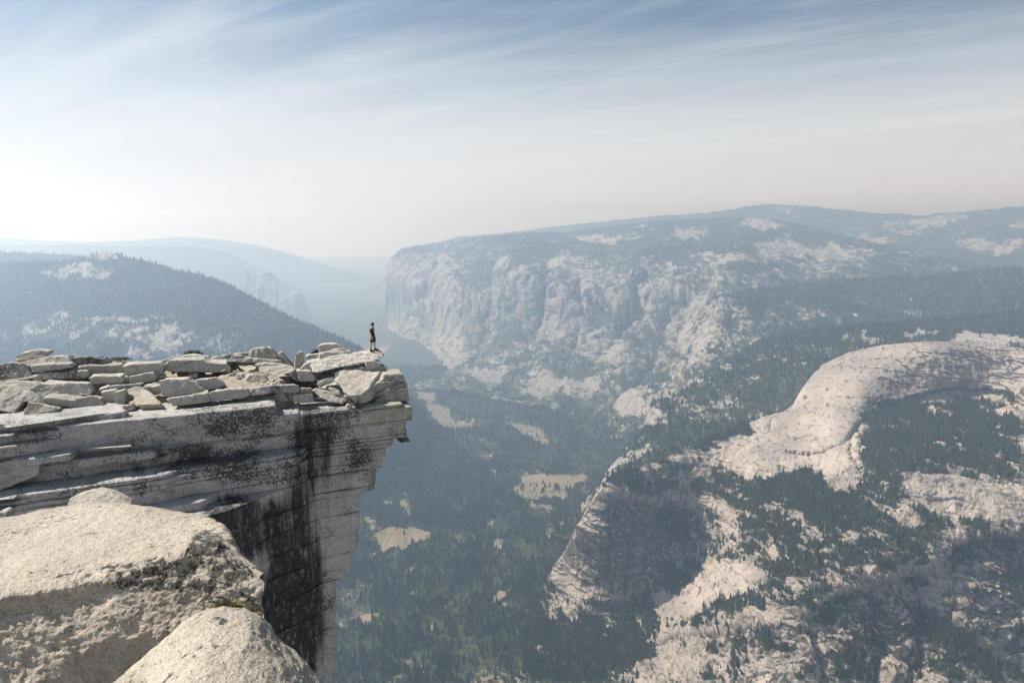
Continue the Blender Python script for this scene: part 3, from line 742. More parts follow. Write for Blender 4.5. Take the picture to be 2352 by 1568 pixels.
def resample(pts, step):
    pts = np.array(pts, float)
    d = np.concatenate([[0], np.cumsum(np.linalg.norm(np.diff(pts, axis=0), axis=1))])
    n = max(2, int(d[-1] / step))
    s = np.linspace(0, d[-1], n)
    return np.stack([np.interp(s, d, pts[:, i]) for i in range(pts.shape[1])], -1)

CL_V, CL_F, CL_A = [], [], []
def add_cliff(p, attrs):
    b = sum(len(x) for x in CL_V)
    CL_V.append(p.reshape(-1, 3)); CL_F.append(grid_faces(*p.shape[:2]) + b)
    CL_A.append(np.stack([np.broadcast_to(a, p.shape[:2]).ravel() for a in attrs], -1))

def stratum(ztop, zbot, uL, offs, uR, seed, rnd=0.06, jit=0.05, joint=0.06, tilt=0.0, inback=7.0, rightdir=(-0.32, 1.0), step=0.07, rag=0.0):
    """one bed of rock: front edge on the wall line (pushed out by offs[(u, off)]), right end at column uR, a real slab with top, face and underside"""
    us = np.linspace(uL, uR, 60)
    x, y = wall_xy(us)
    a = np.array(offs, float)
    o = np.interp(us, a[:, 0], a[:, 1])
    fr = np.stack([x + WN[0] * o, y + WN[1] * o], -1)
    rd = np.array(rightdir) / np.hypot(*rightdir)
    # a left return so the slab closes, then the face, then the right end
    left = fr[0] + np.array([-0.25, 1.0]) * 3.0
    end = fr[-1] + rd * inback
    path = resample(np.concatenate([[left], fr, [fr[-1] + rd * 0.02], [end]]), step)
    tg = np.gradient(path, axis=0); tg /= np.linalg.norm(tg, axis=1)[:, None] + 1e-9
    for _ in range(6):
        tg[1:-1] = (tg[:-2] + tg[1:-1] * 2 + tg[2:]) / 4
    tg /= np.linalg.norm(tg, axis=1)[:, None] + 1e-9
    nn = np.stack([tg[:, 1], -tg[:, 0]], -1)
    n = len(path)
    s = np.arange(n) * step
    r = random.Random(seed)
    # joint blocks along the bed
    js = [0.0]
    while js[-1] < s[-1]: js.append(js[-1] + r.uniform(0.7, 3.2))
    bo = np.array([r.uniform(-1, 1) for _ in js]) * joint
    blk = bo[np.searchsorted(js, s, side='right') - 1]
    dj = np.min(np.abs(s[:, None] - np.array(js)[None]), axis=1)
    crack = np.exp(-(dj / 0.05) ** 2) * min(1.0, joint / 0.05)
    h = ztop - zbot
    nf = max(5, int(h / 0.07))
    rows = []
    q0 = np.concatenate([path, np.zeros((n, 1))], 1)
    lowf = fbm(q0 + seed * 3.1, 2.2, 3)
    def row(inset, z):
        p = np.concatenate([path - nn * np.asarray(inset).reshape(-1, 1) if np.ndim(inset) else path - nn * inset, np.full((n, 1), z)], 1)
        return p
    for ins in (5.0, 3.0, 1.9, 1.2, 0.8, 0.5, 0.3, 0.16): rows.append((ins, ztop + 0.0, 0.0))
    ez = np.array([0.0, 0.012, 0.028, 0.05])
    zz = np.unique(np.clip(np.concatenate([np.linspace(0.08 / h, 1 - 0.08 / h, nf) if h > 0.2 else [0.5], ez / h, 1 - ez / h]), 0, 1))
    for k in zz:
        z = ztop - h * k
        e = min(k * h, (1 - k) * h)
        ins = rnd * (1 - min(1, e / max(rnd, 1e-3))) ** 2 + 0.085 * np.exp(-(e / 0.016) ** 2)
        rows.append((ins + tilt * k * h, z, 1.0))
    for ins in (0.2, 0.5, 1.0, 2.0, 4.0): rows.append((ins + tilt * h, zbot, 0.0))
    G = []
    for ins, z, w in rows:
        p = row(ins, z)
        d = jit * 2.2 * lowf + blk + (jit * 1.1 * fbm(p + seed, 0.7, 4, 0.6, stretch=(1, 1, 1.6)) + 0.4 * jit * fbm(p + seed, 0.16, 3, 0.6)) * (0.35 + 0.65 * w) - 0.06 * crack * w
        if rag: d = d + rag * ridged(p + seed, 0.9, 4, 0.6, (1, 1, 2.5)) * w
        p[:, :2] += nn * d[:, None]
        p[:, 2] += 0.03 * fbm(p + seed * 2, 1.1, 4) + (0.02 * fbm(p, 0.3, 3) if w == 0 else 0)
        G.append(p)
    G = np.stack(G)
    U, V = proj(G)
    # surface history of the face: lichen, running-water streaks, green lichen at the prow
    lich = blobs([(560, 970, 230, 45, 0.75), (740, 970, 110, 60, 0.75), (540, 1070, 190, 45, 0.9), (480, 1045, 50, 30, 1.0), (320, 1100, 22, 45, 0.9), (640, 1080, 70, 50, 0.85), (820, 1060, 60, 60, 0.55), (690, 1050, 40, 30, 0.5), (470, 1230, 60, 40, 1.0), (650, 1330, 120, 150, 0.35), (440, 1035, 60, 20, 0.9), (420, 1130, 60, 15, 0.6)], 0.25)(U, V)
    strk = blobs([(720, 1030, 60, 130, 0.85), (690, 1250, 70, 200, 1.0), (560, 1210, 120, 90, 1.0), (640, 1450, 130, 180, 1.15), (780, 970, 45, 40, 0.55), (740, 1180, 30, 100, 0.5)], 0.05)(U, V)
    moss = blobs([(925, 935, 30, 40, 1.0), (880, 965, 60, 60, 0.6), (860, 1000, 60, 30, 0.35), (900, 890, 40, 30, 0.7)], 0.0)(U, V)
    add_cliff(G, (lich, strk, moss))

Z = zat
TZ = dict(rim=-9.87)
# beds above the prow's top: rim slabs of the long wall
stratum(-9.86, -10.62, 128, [(128, -0.5), (150, 0.05), (300, 0.1), (560, 0.1), (640, 0.0)], 640, 1, jit=0.05, joint=0.04, rightdir=(-0.5, 1.0), rag=0.02)
stratum(-10.0, -10.45, -260, [(-260, .0), (150, 0.0)], 136, 21, jit=0.10, joint=0.10, rightdir=(-0.8, 1))
stratum(-9.55, -10.0, -260, [(-260, -0.6), (60, -0.4), (180, -0.5)], 290, 22, jit=0.12, joint=0.12, rightdir=(-0.8, 1), rag=0.05)
stratum(-10.42, -11.02, -260, [(-260, 0.45), (60, 0.45), (118, 0.3), (140, 0.05), (400, 0.05), (700, 0.05)], 690, 2, jit=0.035, joint=0.02)
# prow beds: corners traced down the overhanging end
corners = [(929, 926), (947, 934), (932, 965), (902, 1004), (898, 1017), (885, 1027), (877, 1055), (849, 1076), (837, 1117), (822, 1131), (815, 1176), (811, 1222), (794, 1268), (776, 1306), (771, 1331), (752, 1340), (748, 1398), (743, 1446), (739, 1504), (733, 1552), (730, 1640), (728, 1760)]
def offs_for(z):
    """how far each level of the face stands out of the wall plane, left to right"""
    if z > -11.0: return [(-260, 0.0), (600, 0.0), (1000, 0.0)]
    if z > -11.55: return [(-260, 0.0), (1000, 0.0)]
    if z > -12.45: return [(-260, 0.35), (170, 0.35), (330, 0.30), (360, 0.03), (1000, 0.0)]
    if z > -13.9: return [(-260, 1.9), (300, 1.9), (380, 1.8), (410, 1.4), (640, 1.1), (688, 0.9), (694, -0.05), (1000, 0.0)]
    if z > -14.35: return [(-260, 2.5), (465, 2.4), (490, 1.4), (640, 1.0), (688, 0.8), (700, -0.05), (1000, 0.0)]
    return [(-260, 3.4), (480, 3.2), (560, 2.4), (600, 1.3), (690, 0.5), (720, -0.05), (1000, 0.0)]
prev = None
for i in range(len(corners) - 1):
    (u0_, v0_), (u1_, v1_) = corners[i], corners[i + 1]
    zt, zb = zat(u0_, v0_), zat(u0_, v1_)
    if prev is not None: zt = prev
    prev = zb
    lev = [z for z in (-11.55, -12.45, -13.9, -14.35) if zb + 0.06 < z < zt - 0.06]
    cuts = [zt] + lev + [zb]
    for a_, b_ in zip(cuts[:-1], cuts[1:]):
        m_ = (a_ + b_) / 2
        deep = m_ < -15
        stratum(a_, b_, 100 if deep else -260, offs_for(m_), u0_, 30 + i, jit=0.045 if not deep else 0.06, joint=0.07, rnd=0.04,
                rag=0.012 if not deep else 0.03, step=0.08 if not deep else 0.11)
# broken benches standing out of the left part of the face
stratum(-11.02, -11.36, 30, [(30, 0.4), (50, 1.1), (165, 1.1), (172, 1.0)], 172, 61, jit=0.05, joint=0.02, rnd=0.04, rightdir=(-0.2, 1.0))
stratum(-11.45, -11.9, 170, [(170, 0.3), (185, 0.65), (345, 0.6)], 352, 62, jit=0.08, joint=0.03, rag=0.10)

# rubble-covered top of the ledge, rising away from the rim
LEDGE0, SLOPE = -10.02, 0.27
def ledge_z(x, y):
    q = np.stack([x - WA[0], y - WA[1]], -1)
    inn = -(q @ WN)
    up_ = proj(np.stack([x, y, np.full(np.shape(x), -9.5)], -1))[0]
    return LEDGE0 + SLOPE * np.clip(inn, 0, 7.2) - 0.62 * sstep(640, 700, proj(np.stack([x, y, np.full(np.shape(x), -9.5)], -1))[0]) * sstep(2.6, 1.2, inn), inn
su = np.linspace(-9, 19.0, 330); sv = np.concatenate([np.linspace(0.12, 7.6, 110), np.linspace(7.7, 13, 30)])
SU, SV = np.meshgrid(su, sv)
X = WA[0] + WD[0] * SU - WN[0] * SV; Y_ = WA[1] + WD[1] * SU - WN[1] * SV
Zs, inn = ledge_z(X, Y_)
Zs = Zs - np.where(SV > 7.4, (SV - 7.4) * 1.6, 0)
q = np.stack([X, Y_, Zs], -1)
pu_, pv_ = proj(q)
grav = blobs([(570, 872, 110, 36, 1.0)], 0.0)(pu_, pv_)
Zs = Zs - 0.62 + 0.50 * grav - (0.30 + 0.24 * np.clip(SV, 0, 7.2)) * sstep(640, 700, pu_) + 0.16 * fbm(q, 1.6, 4, 0.6) * (1 - 0.7 * grav) + 0.05 * ridged(q, 0.5, 3)
inner = sstep(17.6, 18.4, SU)
Zs = Zs - 1.5 * inner
topm = np_mesh('ledge_rubble', np.stack([X, Y_, Zs], -1).reshape(-1, 3), grid_faces(*X.shape))
if topm.polygons[200].normal.z < 0: topm.flip_normals()
M_RUBBLE = mat_granite('ledge_gravel', base=(0.38, 0.33, 0.27), lichen=0.15, warm=0.6, bump=1.0, vs=2.0)
rub = link('ledge_gravel', topm, M_RUBBLE); tag(rub, kind='structure')

V = np.concatenate(CL_V); Fq = np.concatenate(CL_F); A = np.concatenate(CL_A)
me = np_mesh('cliff', V, Fq)
for i, nm in enumerate(('lichen', 'streak', 'moss')): add_attr(me, nm, np.clip(A[:, i], 0, 1.3))
cliff = link('cliff', me, M_WALL); tag(cliff, kind='structure')
print('cliff verts', len(V))

# ------------------------------------------------------------------ loose rocks
R1 = lambda p: [(0.16 * u, 790.3 + 0.16 * v) for u, v in p]
R2 = lambda p: [(319.9 + 0.16 * u, 780.9 + 0.16 * v) for u, v in p]
R3 = lambda p: [(602.1 + 0.152 * u, 771.5 + 0.152 * v) for u, v in p]
R4 = lambda p: [(0.2 * u, 940.8 + 0.2 * v) for u, v in p]

def ledge_y(u, v):
    """range at which the line of sight meets the sloping ledge top"""
    x, Y, Zr = ray(u, v)
    lo, hi = 24.0, 60.0
    f = lambda d: Zr / Y * d - float(ledge_z(np.array(x / Y * d), np.array(d))[0])
    prev_ = lo
    for d in np.arange(24.0, 60.0, 0.1):
        if f(d) < 0 and float(ledge_z(np.array(x / Y * d), np.array(d))[1]) > -0.4: return d
    return 44.0

def finish_rock(name, bm, mat, seed, vox, amp, rot_axis=None, layered=0.0, lichen=0.0, moss=0.0, flat=0.0):
    bmesh.ops.recalc_face_normals(bm, faces=bm.faces)
    me = bpy.data.meshes.new(name); bm.to_mesh(me); bm.free()
    o = bpy.data.objects.new(name, me); COL.objects.link(o)
    md = o.modifiers.new('r', 'REMESH'); md.mode = 'VOXEL'; md.voxel_size = vox * 0.8; md.use_smooth_shade = True
    dg = bpy.context.evaluated_depsgraph_get()
    m2 = bpy.data.meshes.new_from_object(o.evaluated_get(dg))
    o.modifiers.clear(); old = o.data; o.data = m2; bpy.data.meshes.remove(old)
    m2.name = name
    n = len(m2.vertices)
    c = np.empty(n * 3, np.float32); m2.vertices.foreach_get('co', c); c = c.reshape(-1, 3).astype(float)
    nr = np.empty(n * 3, np.float32); m2.vertex_normals.foreach_get('vector', nr); nr = nr.reshape(-1, 3)
    d = amp * (1.5 * fbm(c + seed * 7.7, 1.0, 3, 0.5) + 0.6 * fbm(c + seed * 7.7, 0.25, 3, 0.6) - 0.9 * np.clip(ridged(c + seed * 3.3, 0.8, 4, 0.6, (1, 1, 1.8)) - 0.45, 0, 1))
    if layered: d = d + layered * ridged(c + seed, 0.55, 4, 0.6, (0.35, 0.5, 3.2))
    c = c + nr * d[:, None]
    m2.vertices.foreach_set('co', c.astype(np.float32).ravel())
    m2.polygons.foreach_set('use_smooth', np.ones(len(m2.polygons), bool))
    m2.update()
    add_attr(m2, 'lichen', np.full(n, lichen)); add_attr(m2, 'moss', np.full(n, moss))
    tone = (seed * 37 % 100) / 100.0
    add_attr(m2, 'tone', np.full(n, tone))
    if len(m2.materials) == 0: m2.materials.append(mat)
    else: m2.materials[0] = mat
    # origin at the base of the rock
    lo = c.min(0); mid = (c.min(0) + c.max(0)) / 2
    org = Vector((mid[0], mid[1], lo[2]))
    m2.transform(Matrix.Translation(-org)); o.location = org
    return o

def rock(poly, W, y=None, k=0.32, lean=0.25, mat=None, amp=0.03, name='flat_rock', label='', group=None, cat='rock', rise=0.0, shrink=0.06,
         layered=0.0, vox=0.055, side=-0.30, lichen=0.0, seed=None, dy=0.0, moss=0.0, plate=None):
    """a loose rock from the outline of its front: stood at range y (or where its foot meets the ledge), leaning back, W metres deep"""
    poly = np.array(poly, float)
    cu = poly[:, 0].mean(); vb = poly[:, 1].max()
    ub = poly[poly[:, 1] > vb - 4, 0].mean()
    if y is None: y = ledge_y(ub, vb) + 0.15
    y += dy
    seed = seed if seed is not None else int(abs(cu * 7 + vb * 3))
    if plate is not None:
        dep = np.array(plate, float)
    else:
        ppm = F / y
        dep = y + k * (poly[:, 0] - cu) / ppm + lean * (vb - poly[:, 1]) / ppm
    f = P(poly[:, 0], poly[:, 1], dep)
    bm = bmesh.new()
    if plate is None:
        dirv = np.array([side, 1.0, 0.0]); dirv[:2] /= np.hypot(*dirv[:2])
        if lean >= 0.3 and not rise: rise = 0.5 * f[:, 2].mean() / f[:, 1].mean()
        dirv[2] = rise
        c = f.mean(0)
        b = c + (f - c) * (1 - shrink) + dirv * W
        r = np.random.default_rng(seed)
        b = b + r.normal(0, 0.06 * min(1, W), b.shape) * np.array([1, 1, 0.4])
    else:
        b = f + np.array(W)
        c = b.mean(0); b = c + (b - c) * (1 - shrink)
    va = [bm.verts.new(p) for p in f]; vb_ = [bm.verts.new(p) for p in b]
    f1 = bm.faces.new(va); f2 = bm.faces.new(vb_[::-1])
    n = len(f)
    for i in range(n): bm.faces.new((va[i], vb_[i], vb_[(i + 1) % n], va[(i + 1) % n]))
    bmesh.ops.triangulate(bm, faces=[f1, f2])
    o = finish_rock(name, bm, mat or M_ROCK, seed, vox, amp * 1.35, layered=layered, lichen=lichen, moss=moss)
    tag(o, label, cat, group)
    return o

LEFTG = None
B = 'flat_rock'
# --- far left, from the front of the pile to the back
rock(R1([(-300, 620), (0, 600), (170, 590), (330, 660), (600, 760), (580, 840), (330, 830), (200, 990), (0, 960), (-300, 930)]), 1.6, lean=0.9, label='broad pale slab with a sloping top at the left edge of the ledge', amp=0.04)
rock(R1([(400, 830), (540, 840), (850, 920), (840, 960), (520, 1010), (320, 1030), (340, 960)]), 0.5, lean=0.5, label='dark triangular wedge of rock propped between pale slabs on the left', mat=M_ROCK_TAN)
rock(R1([(590, 770), (660, 765), (1180, 815), (1170, 930), (1000, 915), (680, 885), (580, 850)]), 0.9, lean=0.15, label='long thin grey block lying level in front of the left pile')
rock(R1([(1060, 780), (1300, 745), (1440, 780), (1500, 860), (1480, 900), (1170, 935), (1100, 900)]), 0.9, lean=0.3, label='smooth rounded grey block wedged behind the long thin block', dy=0.35)
rock(R1([(420, 640), (560, 560), (800, 565), (1180, 555), (1270, 560), (1320, 690), (1300, 720), (1060, 770), (640, 770), (430, 690)]), 1.2, lean=0.5, label='thick pale block with a dark hollow in its sloping top')
rock(R1([(0, 540), (170, 530), (560, 540), (790, 530), (700, 570), (560, 620), (380, 640), (0, 610)]), 0.9, lean=0.9, label='low flat slab in shade under the spotted boulder at far left')
rock(R1([(-200, 300), (0, 285), (150, 268), (310, 275), (440, 340), (475, 440), (300, 480), (0, 515), (-200, 520)]), 1.3, lean=0.5, mat=M_ROCK_SPOT, lichen=0.1, label='rounded boulder speckled with black lichen at the left edge', name='boulder')
rock(R1([(220, 170), (300, 130), (520, 80), (690, 95), (715, 120), (640, 185), (480, 205), (260, 260), (220, 245)]), 0.9, lean=0.6, y=36.6, label='lozenge shaped rock resting tilted highest on the left end of the pile', mat=M_ROCK_TAN)
rock(R1([(270, 260), (460, 215), (720, 180), (960, 180), (1050, 250), (1010, 290), (650, 290), (500, 330), (380, 320)]), 1.3, lean=0.8, y=36.0, label='wide flat slab lying under the tilted lozenge rock')
rock(R1([(430, 310), (680, 290), (1000, 285), (1060, 330), (800, 380), (470, 400)]), 0.8, y=35.6, label='shadowed block underneath the wide flat slab on the left', lean=0.2)
rock(R1([(1000, 200), (1120, 185), (1330, 190), (1480, 215), (1560, 270), (1500, 310), (1240, 320), (1060, 330), (1040, 260)]), 1.0, lean=0.4, y=37.0, mat=M_ROCK_SPOT, lichen=0.35, label='low brown grey boulder with a domed top on the left skyline', name='boulder')
rock(R1([(880, 385), (1260, 305), (1740, 295), (1785, 400), (1770, 455), (1270, 460), (1265, 385)]), 1.2, lean=0.2, label='large squared block with a dark speckled upper edge', lichen=0.35)
rock(R1([(525, 430), (600, 410), (1260, 380), (1275, 460), (1200, 495), (900, 505), (640, 520), (530, 470)]), 1.0, lean=0.25, label='long rough slab jutting over a deep shadow on the left', dy=-0.2, lichen=0.25)
rock(R1([(450, 470), (530, 450), (620, 480), (620, 540), (500, 545)]), 0.5, label='small tan stone tucked under the long rough slab', mat=M_ROCK_TAN, name='stone')
rock(R1([(1255, 480), (1370, 460), (1740, 455), (1775, 540), (1740, 560), (1480, 570), (1320, 585)]), 0.9, lean=0.15, label='grey block directly under the large squared block')
rock(R1([(1745, 470), (1830, 465), (1835, 560), (1760, 560)]), 0.6, label='narrow upright block left of a thin dark crack', lean=0.1, dy=.2)
rock(R1([(1840, 465), (2080, 420), (2200, 415), (2260, 460), (2225, 545), (2040, 560), (1845, 560)]), 0.9, lean=0.25, label='block with a rounded right shoulder beside the cracked narrow block', dy=.2)
rock(R1([(1750, 320), (1900, 290), (2290, 270), (2350, 300), (2340, 430), (2260, 430), (1790, 460), (1785, 400)]), 1.1, lean=0.2, label='long smooth block with a bright top edge left of the big split beam', lichen=0.2)
rock(R1([(1415, 650), (1550, 610), (1560, 655), (1425, 690)]), 0.6, label='short end piece of the thin sunlit plate', lean=0.2, dy=0.2)
rock(R1([(1565, 600), (1700, 590), (2045, 555), (2050, 590), (1900, 625), (1570, 655)]), 0.7, label='thin sunlit plate of rock bridging a dark gap', lean=0.4, dy=0.2)
rock(R1([(2040, 580), (2260, 545), (2265, 595), (2050, 605)]), 0.6, label='small thin plate at the right end of the bridging plate', lean=0.3, dy=0.3)
rock(R1([(1430, 690), (1660, 660), (1650, 880), (1500, 880), (1480, 800)]), 0.5, label='shadowed upright stone behind the leaning pale slab', lean=0.05, dy=0.5)
rock(R1([(1620, 690), (1770, 665), (1795, 860), (1680, 875), (1630, 800)]), 0.6, label='upright squared stone left of the leaning pale slab', lean=0.1, dy=.15)
rock(R1([(2030, 615), (2290, 595), (2305, 700), (2200, 730), (2090, 680)]), 0.6, label='small square block behind the leaning pale slab', lean=0.15, dy=.25)
# leaning pale slab (top face traced, tipped toward the viewer)
rock(R1([(1780, 640), (1990, 605), (2080, 630), (2320, 830), (2300, 860), (1970, 870), (1880, 760)]), (0.12, 0.22, -0.42), plate=[35.2, 35.6, 35.5, 34.2, 34.0, 33.9, 34.6], shrink=0.03, label='leaning pale slab tipped down toward the rim, brightest of the left pile', mat=M_ROCK_TAN, moss=0.25)
rock(R1([(740, 985), (1040, 945), (1400, 905), (1740, 900), (1790, 965), (1400, 1050), (850, 1120), (620, 1030)]), 1.2, lean=1.1, y=33.0, label='flat rim flake with a scooped sunlit edge below the left pile')
rock(R1([(1590, 900), (1890, 860), (1950, 930), (1800, 960), (1780, 910)]), 0.6, lean=0.6, y=33.6, label='small dark flake beside the foot of the leaning slab', name='stone')
# --- middle
rock(R2([(370, 340), (440, 290), (900, 290), (990, 330), (1250, 340), (1310, 430), (1290, 465), (900, 460), (420, 460), (370, 430)]), 1.5, lean=0.2, label='big split beam of rock overhanging a black gap, longest on the ledge', lichen=0.3, layered=0.02)
rock(R2([(520, 240), (700, 215), (1000, 225), (1015, 290), (900, 290), (520, 285)]), 1.0, lean=0.5, label='flat block lying behind the big split beam, below the shrub')
rock(R2([(300, 310), (520, 225), (560, 235), (500, 290), (390, 300), (340, 330)]), 0.9, lean=0.8, label='sunlit sloping slab left of the block under the shrub')
rock(R2([(690, 490), (840, 475), (830, 540), (700, 545)]), 0.5, label='small stone in the black gap under the split beam', name='stone', dy=.6)
rock(R2([(270, 580), (400, 560), (690, 560), (740, 590), (930, 720), (920, 740), (600, 790), (330, 830), (300, 660)]), 1.4, lean=0.35, label='large pentagonal block with a smooth grey pointed face')
rock(R2([(50, 660), (290, 655), (305, 770), (190, 780)]), 0.6, label='small square block left of the pentagonal block', dy=.2)
rock(R2([(790, 560), (960, 560), (1090, 530), (1240, 640), (1190, 690), (950, 720), (880, 660)]), 0.9, lean=0.3, label='rounded grey boulder in shade right of the pentagonal block', name='boulder')
rock(R2([(250, 500), (370, 495), (375, 545), (255, 555)]), 0.5, label='small cube of rock at the left end of the black gap', dy=.2)
rock(R2([(360, 850), (980, 755), (1025, 860), (1010, 885), (700, 930), (510, 945)]), 1.0, lean=0.3, label='first of three end to end rim blocks, tapering to the left')
rock(R2([(990, 750), (1300, 700), (1560, 700), (1580, 790), (1480, 830), (1040, 880)]), 1.0, lean=0.35, label='second of three end to end rim blocks, plain grey face')
rock(R2([(1590, 700), (1800, 660), (2220, 640), (2290, 660), (2280, 760), (1900, 760), (1600, 805)]), 1.1, lean=0.4, mat=M_ROCK_SPOT, lichen=0.15, label='third of three end to end rim blocks, face black with lichen')
rock(R2([(1010, 270), (1120, 225), (1340, 190), (1350, 215), (1180, 260), (1080, 275)]), 0.8, lean=0.7, label='thin dark flake with a curved edge on the middle skyline')
rock(R2([(1160, 270), (1220, 235), (1310, 245), (1290, 275)]), 0.5, label='small pale stone in front of the curved dark flake', name='stone')
rock(R2([(1320, 265), (1340, 220), (1480, 220), (1490, 250), (1400, 270)]), 0.5, label='small pale stone left of the rounded white boulder', name='stone')
rock(R2([(1340, 195), (1560, 180), (1570, 225), (1340, 225)]), 0.8, label='thin flat slab on the skyline touching the rounded white boulder', lean=.5)
rock(R2([(1570, 180), (1640, 120), (1740, 110), (1880, 110), (1950, 170), (1990, 245), (1960, 280), (1780, 280), (1600, 240)]), 1.3, lean=0.45, label='rounded white boulder highest on the middle of the ledge', name='boulder', amp=0.05)
rock(R2([(1260, 300), (1550, 260), (2050, 290), (2060, 345), (1780, 335), (1560, 330), (1300, 320)]), 1.0, lean=0.6, label='layered flat slab under the rounded white boulder', layered=0.03)
rock(R2([(1640, 350), (1780, 330), (2060, 345), (2070, 365), (1700, 400)]), 0.8, lean=0.6, label='thin bright ledge slab between two flat layers', layered=0.02)
rock(R2([(1370, 310), (1500, 290), (1690, 380), (1650, 410), (1570, 480), (1450, 400)]), (0.15, 0.25, -0.45), plate=[40.2, 40.5, 39.6, 39.2, 38.8, 39.4], label='tilted pale block lying on gravel below the layered slab', mat=M_ROCK_TAN)
rock(R2([(1700, 410), (1790, 380), (2080, 350), (2240, 420), (2190, 520), (2000, 540), (1840, 500), (1720, 460)]), 1.0, lean=1.1, label='pale slab with two dark round hollows', mat=M_ROCK_TAN)
rock(R2([(1500, 560), (1580, 500), (1790, 490), (1850, 570), (1760, 590), (1600, 600)]), 0.7, lean=0.7, label='low flat stone lying alone on the pale gravel', name='stone', mat=M_ROCK_TAN)
rock(R2([(1390, 500), (1480, 480), (1500, 530), (1400, 540)]), 0.4, label='pebble sized stone on gravel left of the lone flat stone', name='stone', lean=.4)
rock(R2([(1280, 480), (1360, 470), (1370, 510), (1300, 520)]), 0.4, label='small tan stone by the right end of the split beam', name='stone', mat=M_ROCK_TAN, lean=.4)
rock(R3([(410, 560), (480, 505), (540, 540), (580, 620), (560, 680), (470, 660)]), 0.8, lean=0.2, mat=M_ROCK_SPOT, lichen=0.2, label='dark faced block beside the hollowed pale slab', name='flat_rock')
rock(R3([(520, 530), (740, 530), (800, 660), (790, 685), (560, 690)]), 0.9, lean=0.25, label='squared pale block left of the deep black hollow')
rock(R3([(235, 270), (280, 250), (520, 480), (510, 520), (440, 450)]), 0.6, lean=0.2, label='long thin plank of rock leaning left between white boulder and standing stone', y=40.6)
rock(R3([(490, 400), (500, 280), (560, 230), (620, 235), (640, 310), (600, 440), (545, 515), (500, 480)]), 0.5, lean=0.1, y=39.6, label='upright oval standing stone', mat=M_ROCK_TAN, name='standing_stone', amp=0.04)
rock(R3([(560, 500), (640, 420), (720, 395), (755, 480), (750, 530), (590, 520)]), 0.5, lean=0.3, y=39.0, label='small pointed stone at the foot of the standing stone', mat=M_ROCK_TAN, name='stone')
# --- prow: layered stack the person stands on
rock(R3([(640, 385), (760, 380), (860, 345), (1340, 275), (1640, 238), (1775, 216), (1838, 278), (1832, 318), (1700, 378), (1600, 398), (1200, 470), (830, 552), (770, 545), (755, 480), (700, 400)]), 1.3, y=38.7, lean=1.6, k=0.1, layered=0.09, label='long tilted slab pointing out over the drop with the person on its tip', lichen=0.1, shrink=0.1, seed=3)
rock(R3([(650, 330), (700, 280), (840, 265), (860, 340), (660, 350)]), 0.8, y=40.2, lean=0.35, label='squat block at the left of the layered slab above the long one')
rock(R3([(865, 330), (850, 270), (1000, 240), (1310, 225), (1345, 250), (1330, 275), (1100, 300)]), 1.0, y=40.3, lean=0.5, layered=0.05, label='layered slab lying on the long tilted slab')
rock(R3([(1000, 225), (1190, 185), (1270, 205), (1200, 225)]), 0.7, y=40.8, lean=0.5, label='thin flake under the right end of the cap rock')
rock(R3([(845, 165), (880, 135), (960, 118), (1130, 112), (1190, 150), (1195, 180), (960, 225), (880, 222), (850, 195)]), 0.9, y=40.9, lean=0.3, label='flat oval cap rock on top of the layered stack beside the person', mat=M_ROCK_TAN)
rock(R3([(1170, 500), (1290, 470), (1500, 490), (1820, 505), (1700, 640), (1590, 820), (1480, 890), (1330, 905), (1220, 830), (1150, 700), (1080, 670), (1160, 590)]), (0.30, 0.30, -0.62), plate=[39.4, 39.6, 39.8, 39.9, 38.7, 37.4, 36.9, 36.6, 36.9, 37.5, 37.8, 38.4], shrink=0.04, label='big pale plate tilted toward the viewer below the person', mat=M_ROCK_TAN, seed=9, layered=0.03, lichen=0.15)
rock(R3([(820, 720), (950, 640), (1080, 615), (1100, 640), (1080, 700), (960, 740), (870, 785)]), 0.5, y=38.3, lean=0.5, label='brown oval stone in the mouth of the black hollow', mat=M_ROCK_TAN, name='stone')
rock(R3([(770, 830), (810, 795), (1000, 850), (1180, 900), (1310, 960), (1230, 1020), (1060, 1010), (870, 930)]), 0.8, y=37.0, lean=0.9, label='long lichen darkened stone sloping down right under the hollow', lichen=0.3)
rock(R3([(985, 800), (1030, 770), (1170, 830), (1210, 900), (1080, 880)]), 0.5, y=37.4, lean=0.7, label='small wedge behind the sloping lichen darkened stone', name='stone')
rock(R3([(1230, 920), (1300, 905), (1470, 920), (1475, 1000), (1440, 1075), (1380, 1070), (1330, 1010)]), 0.6, y=36.8, lean=0.1, mat=M_ROCK_SPOT, lichen=0.3, label='black and white lichened chunk below the tip of the big plate', name='stone')
rock(R3([(1265, 1060), (1300, 1025), (1370, 1050), (1370, 1090), (1300, 1095)]), 0.3, y=36.6, lean=0.1, label='small round grey pebble on the rim under the big plate', name='stone')
rock(R3([(1840, 585), (2135, 575), (2170, 690), (1760, 695), (1830, 640)]), 1.6, y=38.6, lean=0.08, k=0.25, label='topmost green stained block at the end of the prow', mat=M_PROW, lichen=0.2)
rock(R3([(1740, 700), (2170, 697), (2205, 725), (2190, 790), (1900, 800), (1640, 900), (1600, 830)]), 1.7, y=38.4, lean=0.05, k=0.25, label='middle block of the three stacked at the end of the prow', mat=M_PROW, lichen=0.4)
rock(R3([(1660, 905), (1900, 800), (2205, 790), (2210, 930), (2225, 975), (1900, 1010), (1710, 1015)]), 1.8, y=38.3, lean=0.03, k=0.25, label='lowest block of the three stacked at the end of the prow', mat=M_PROW, lichen=0.4)
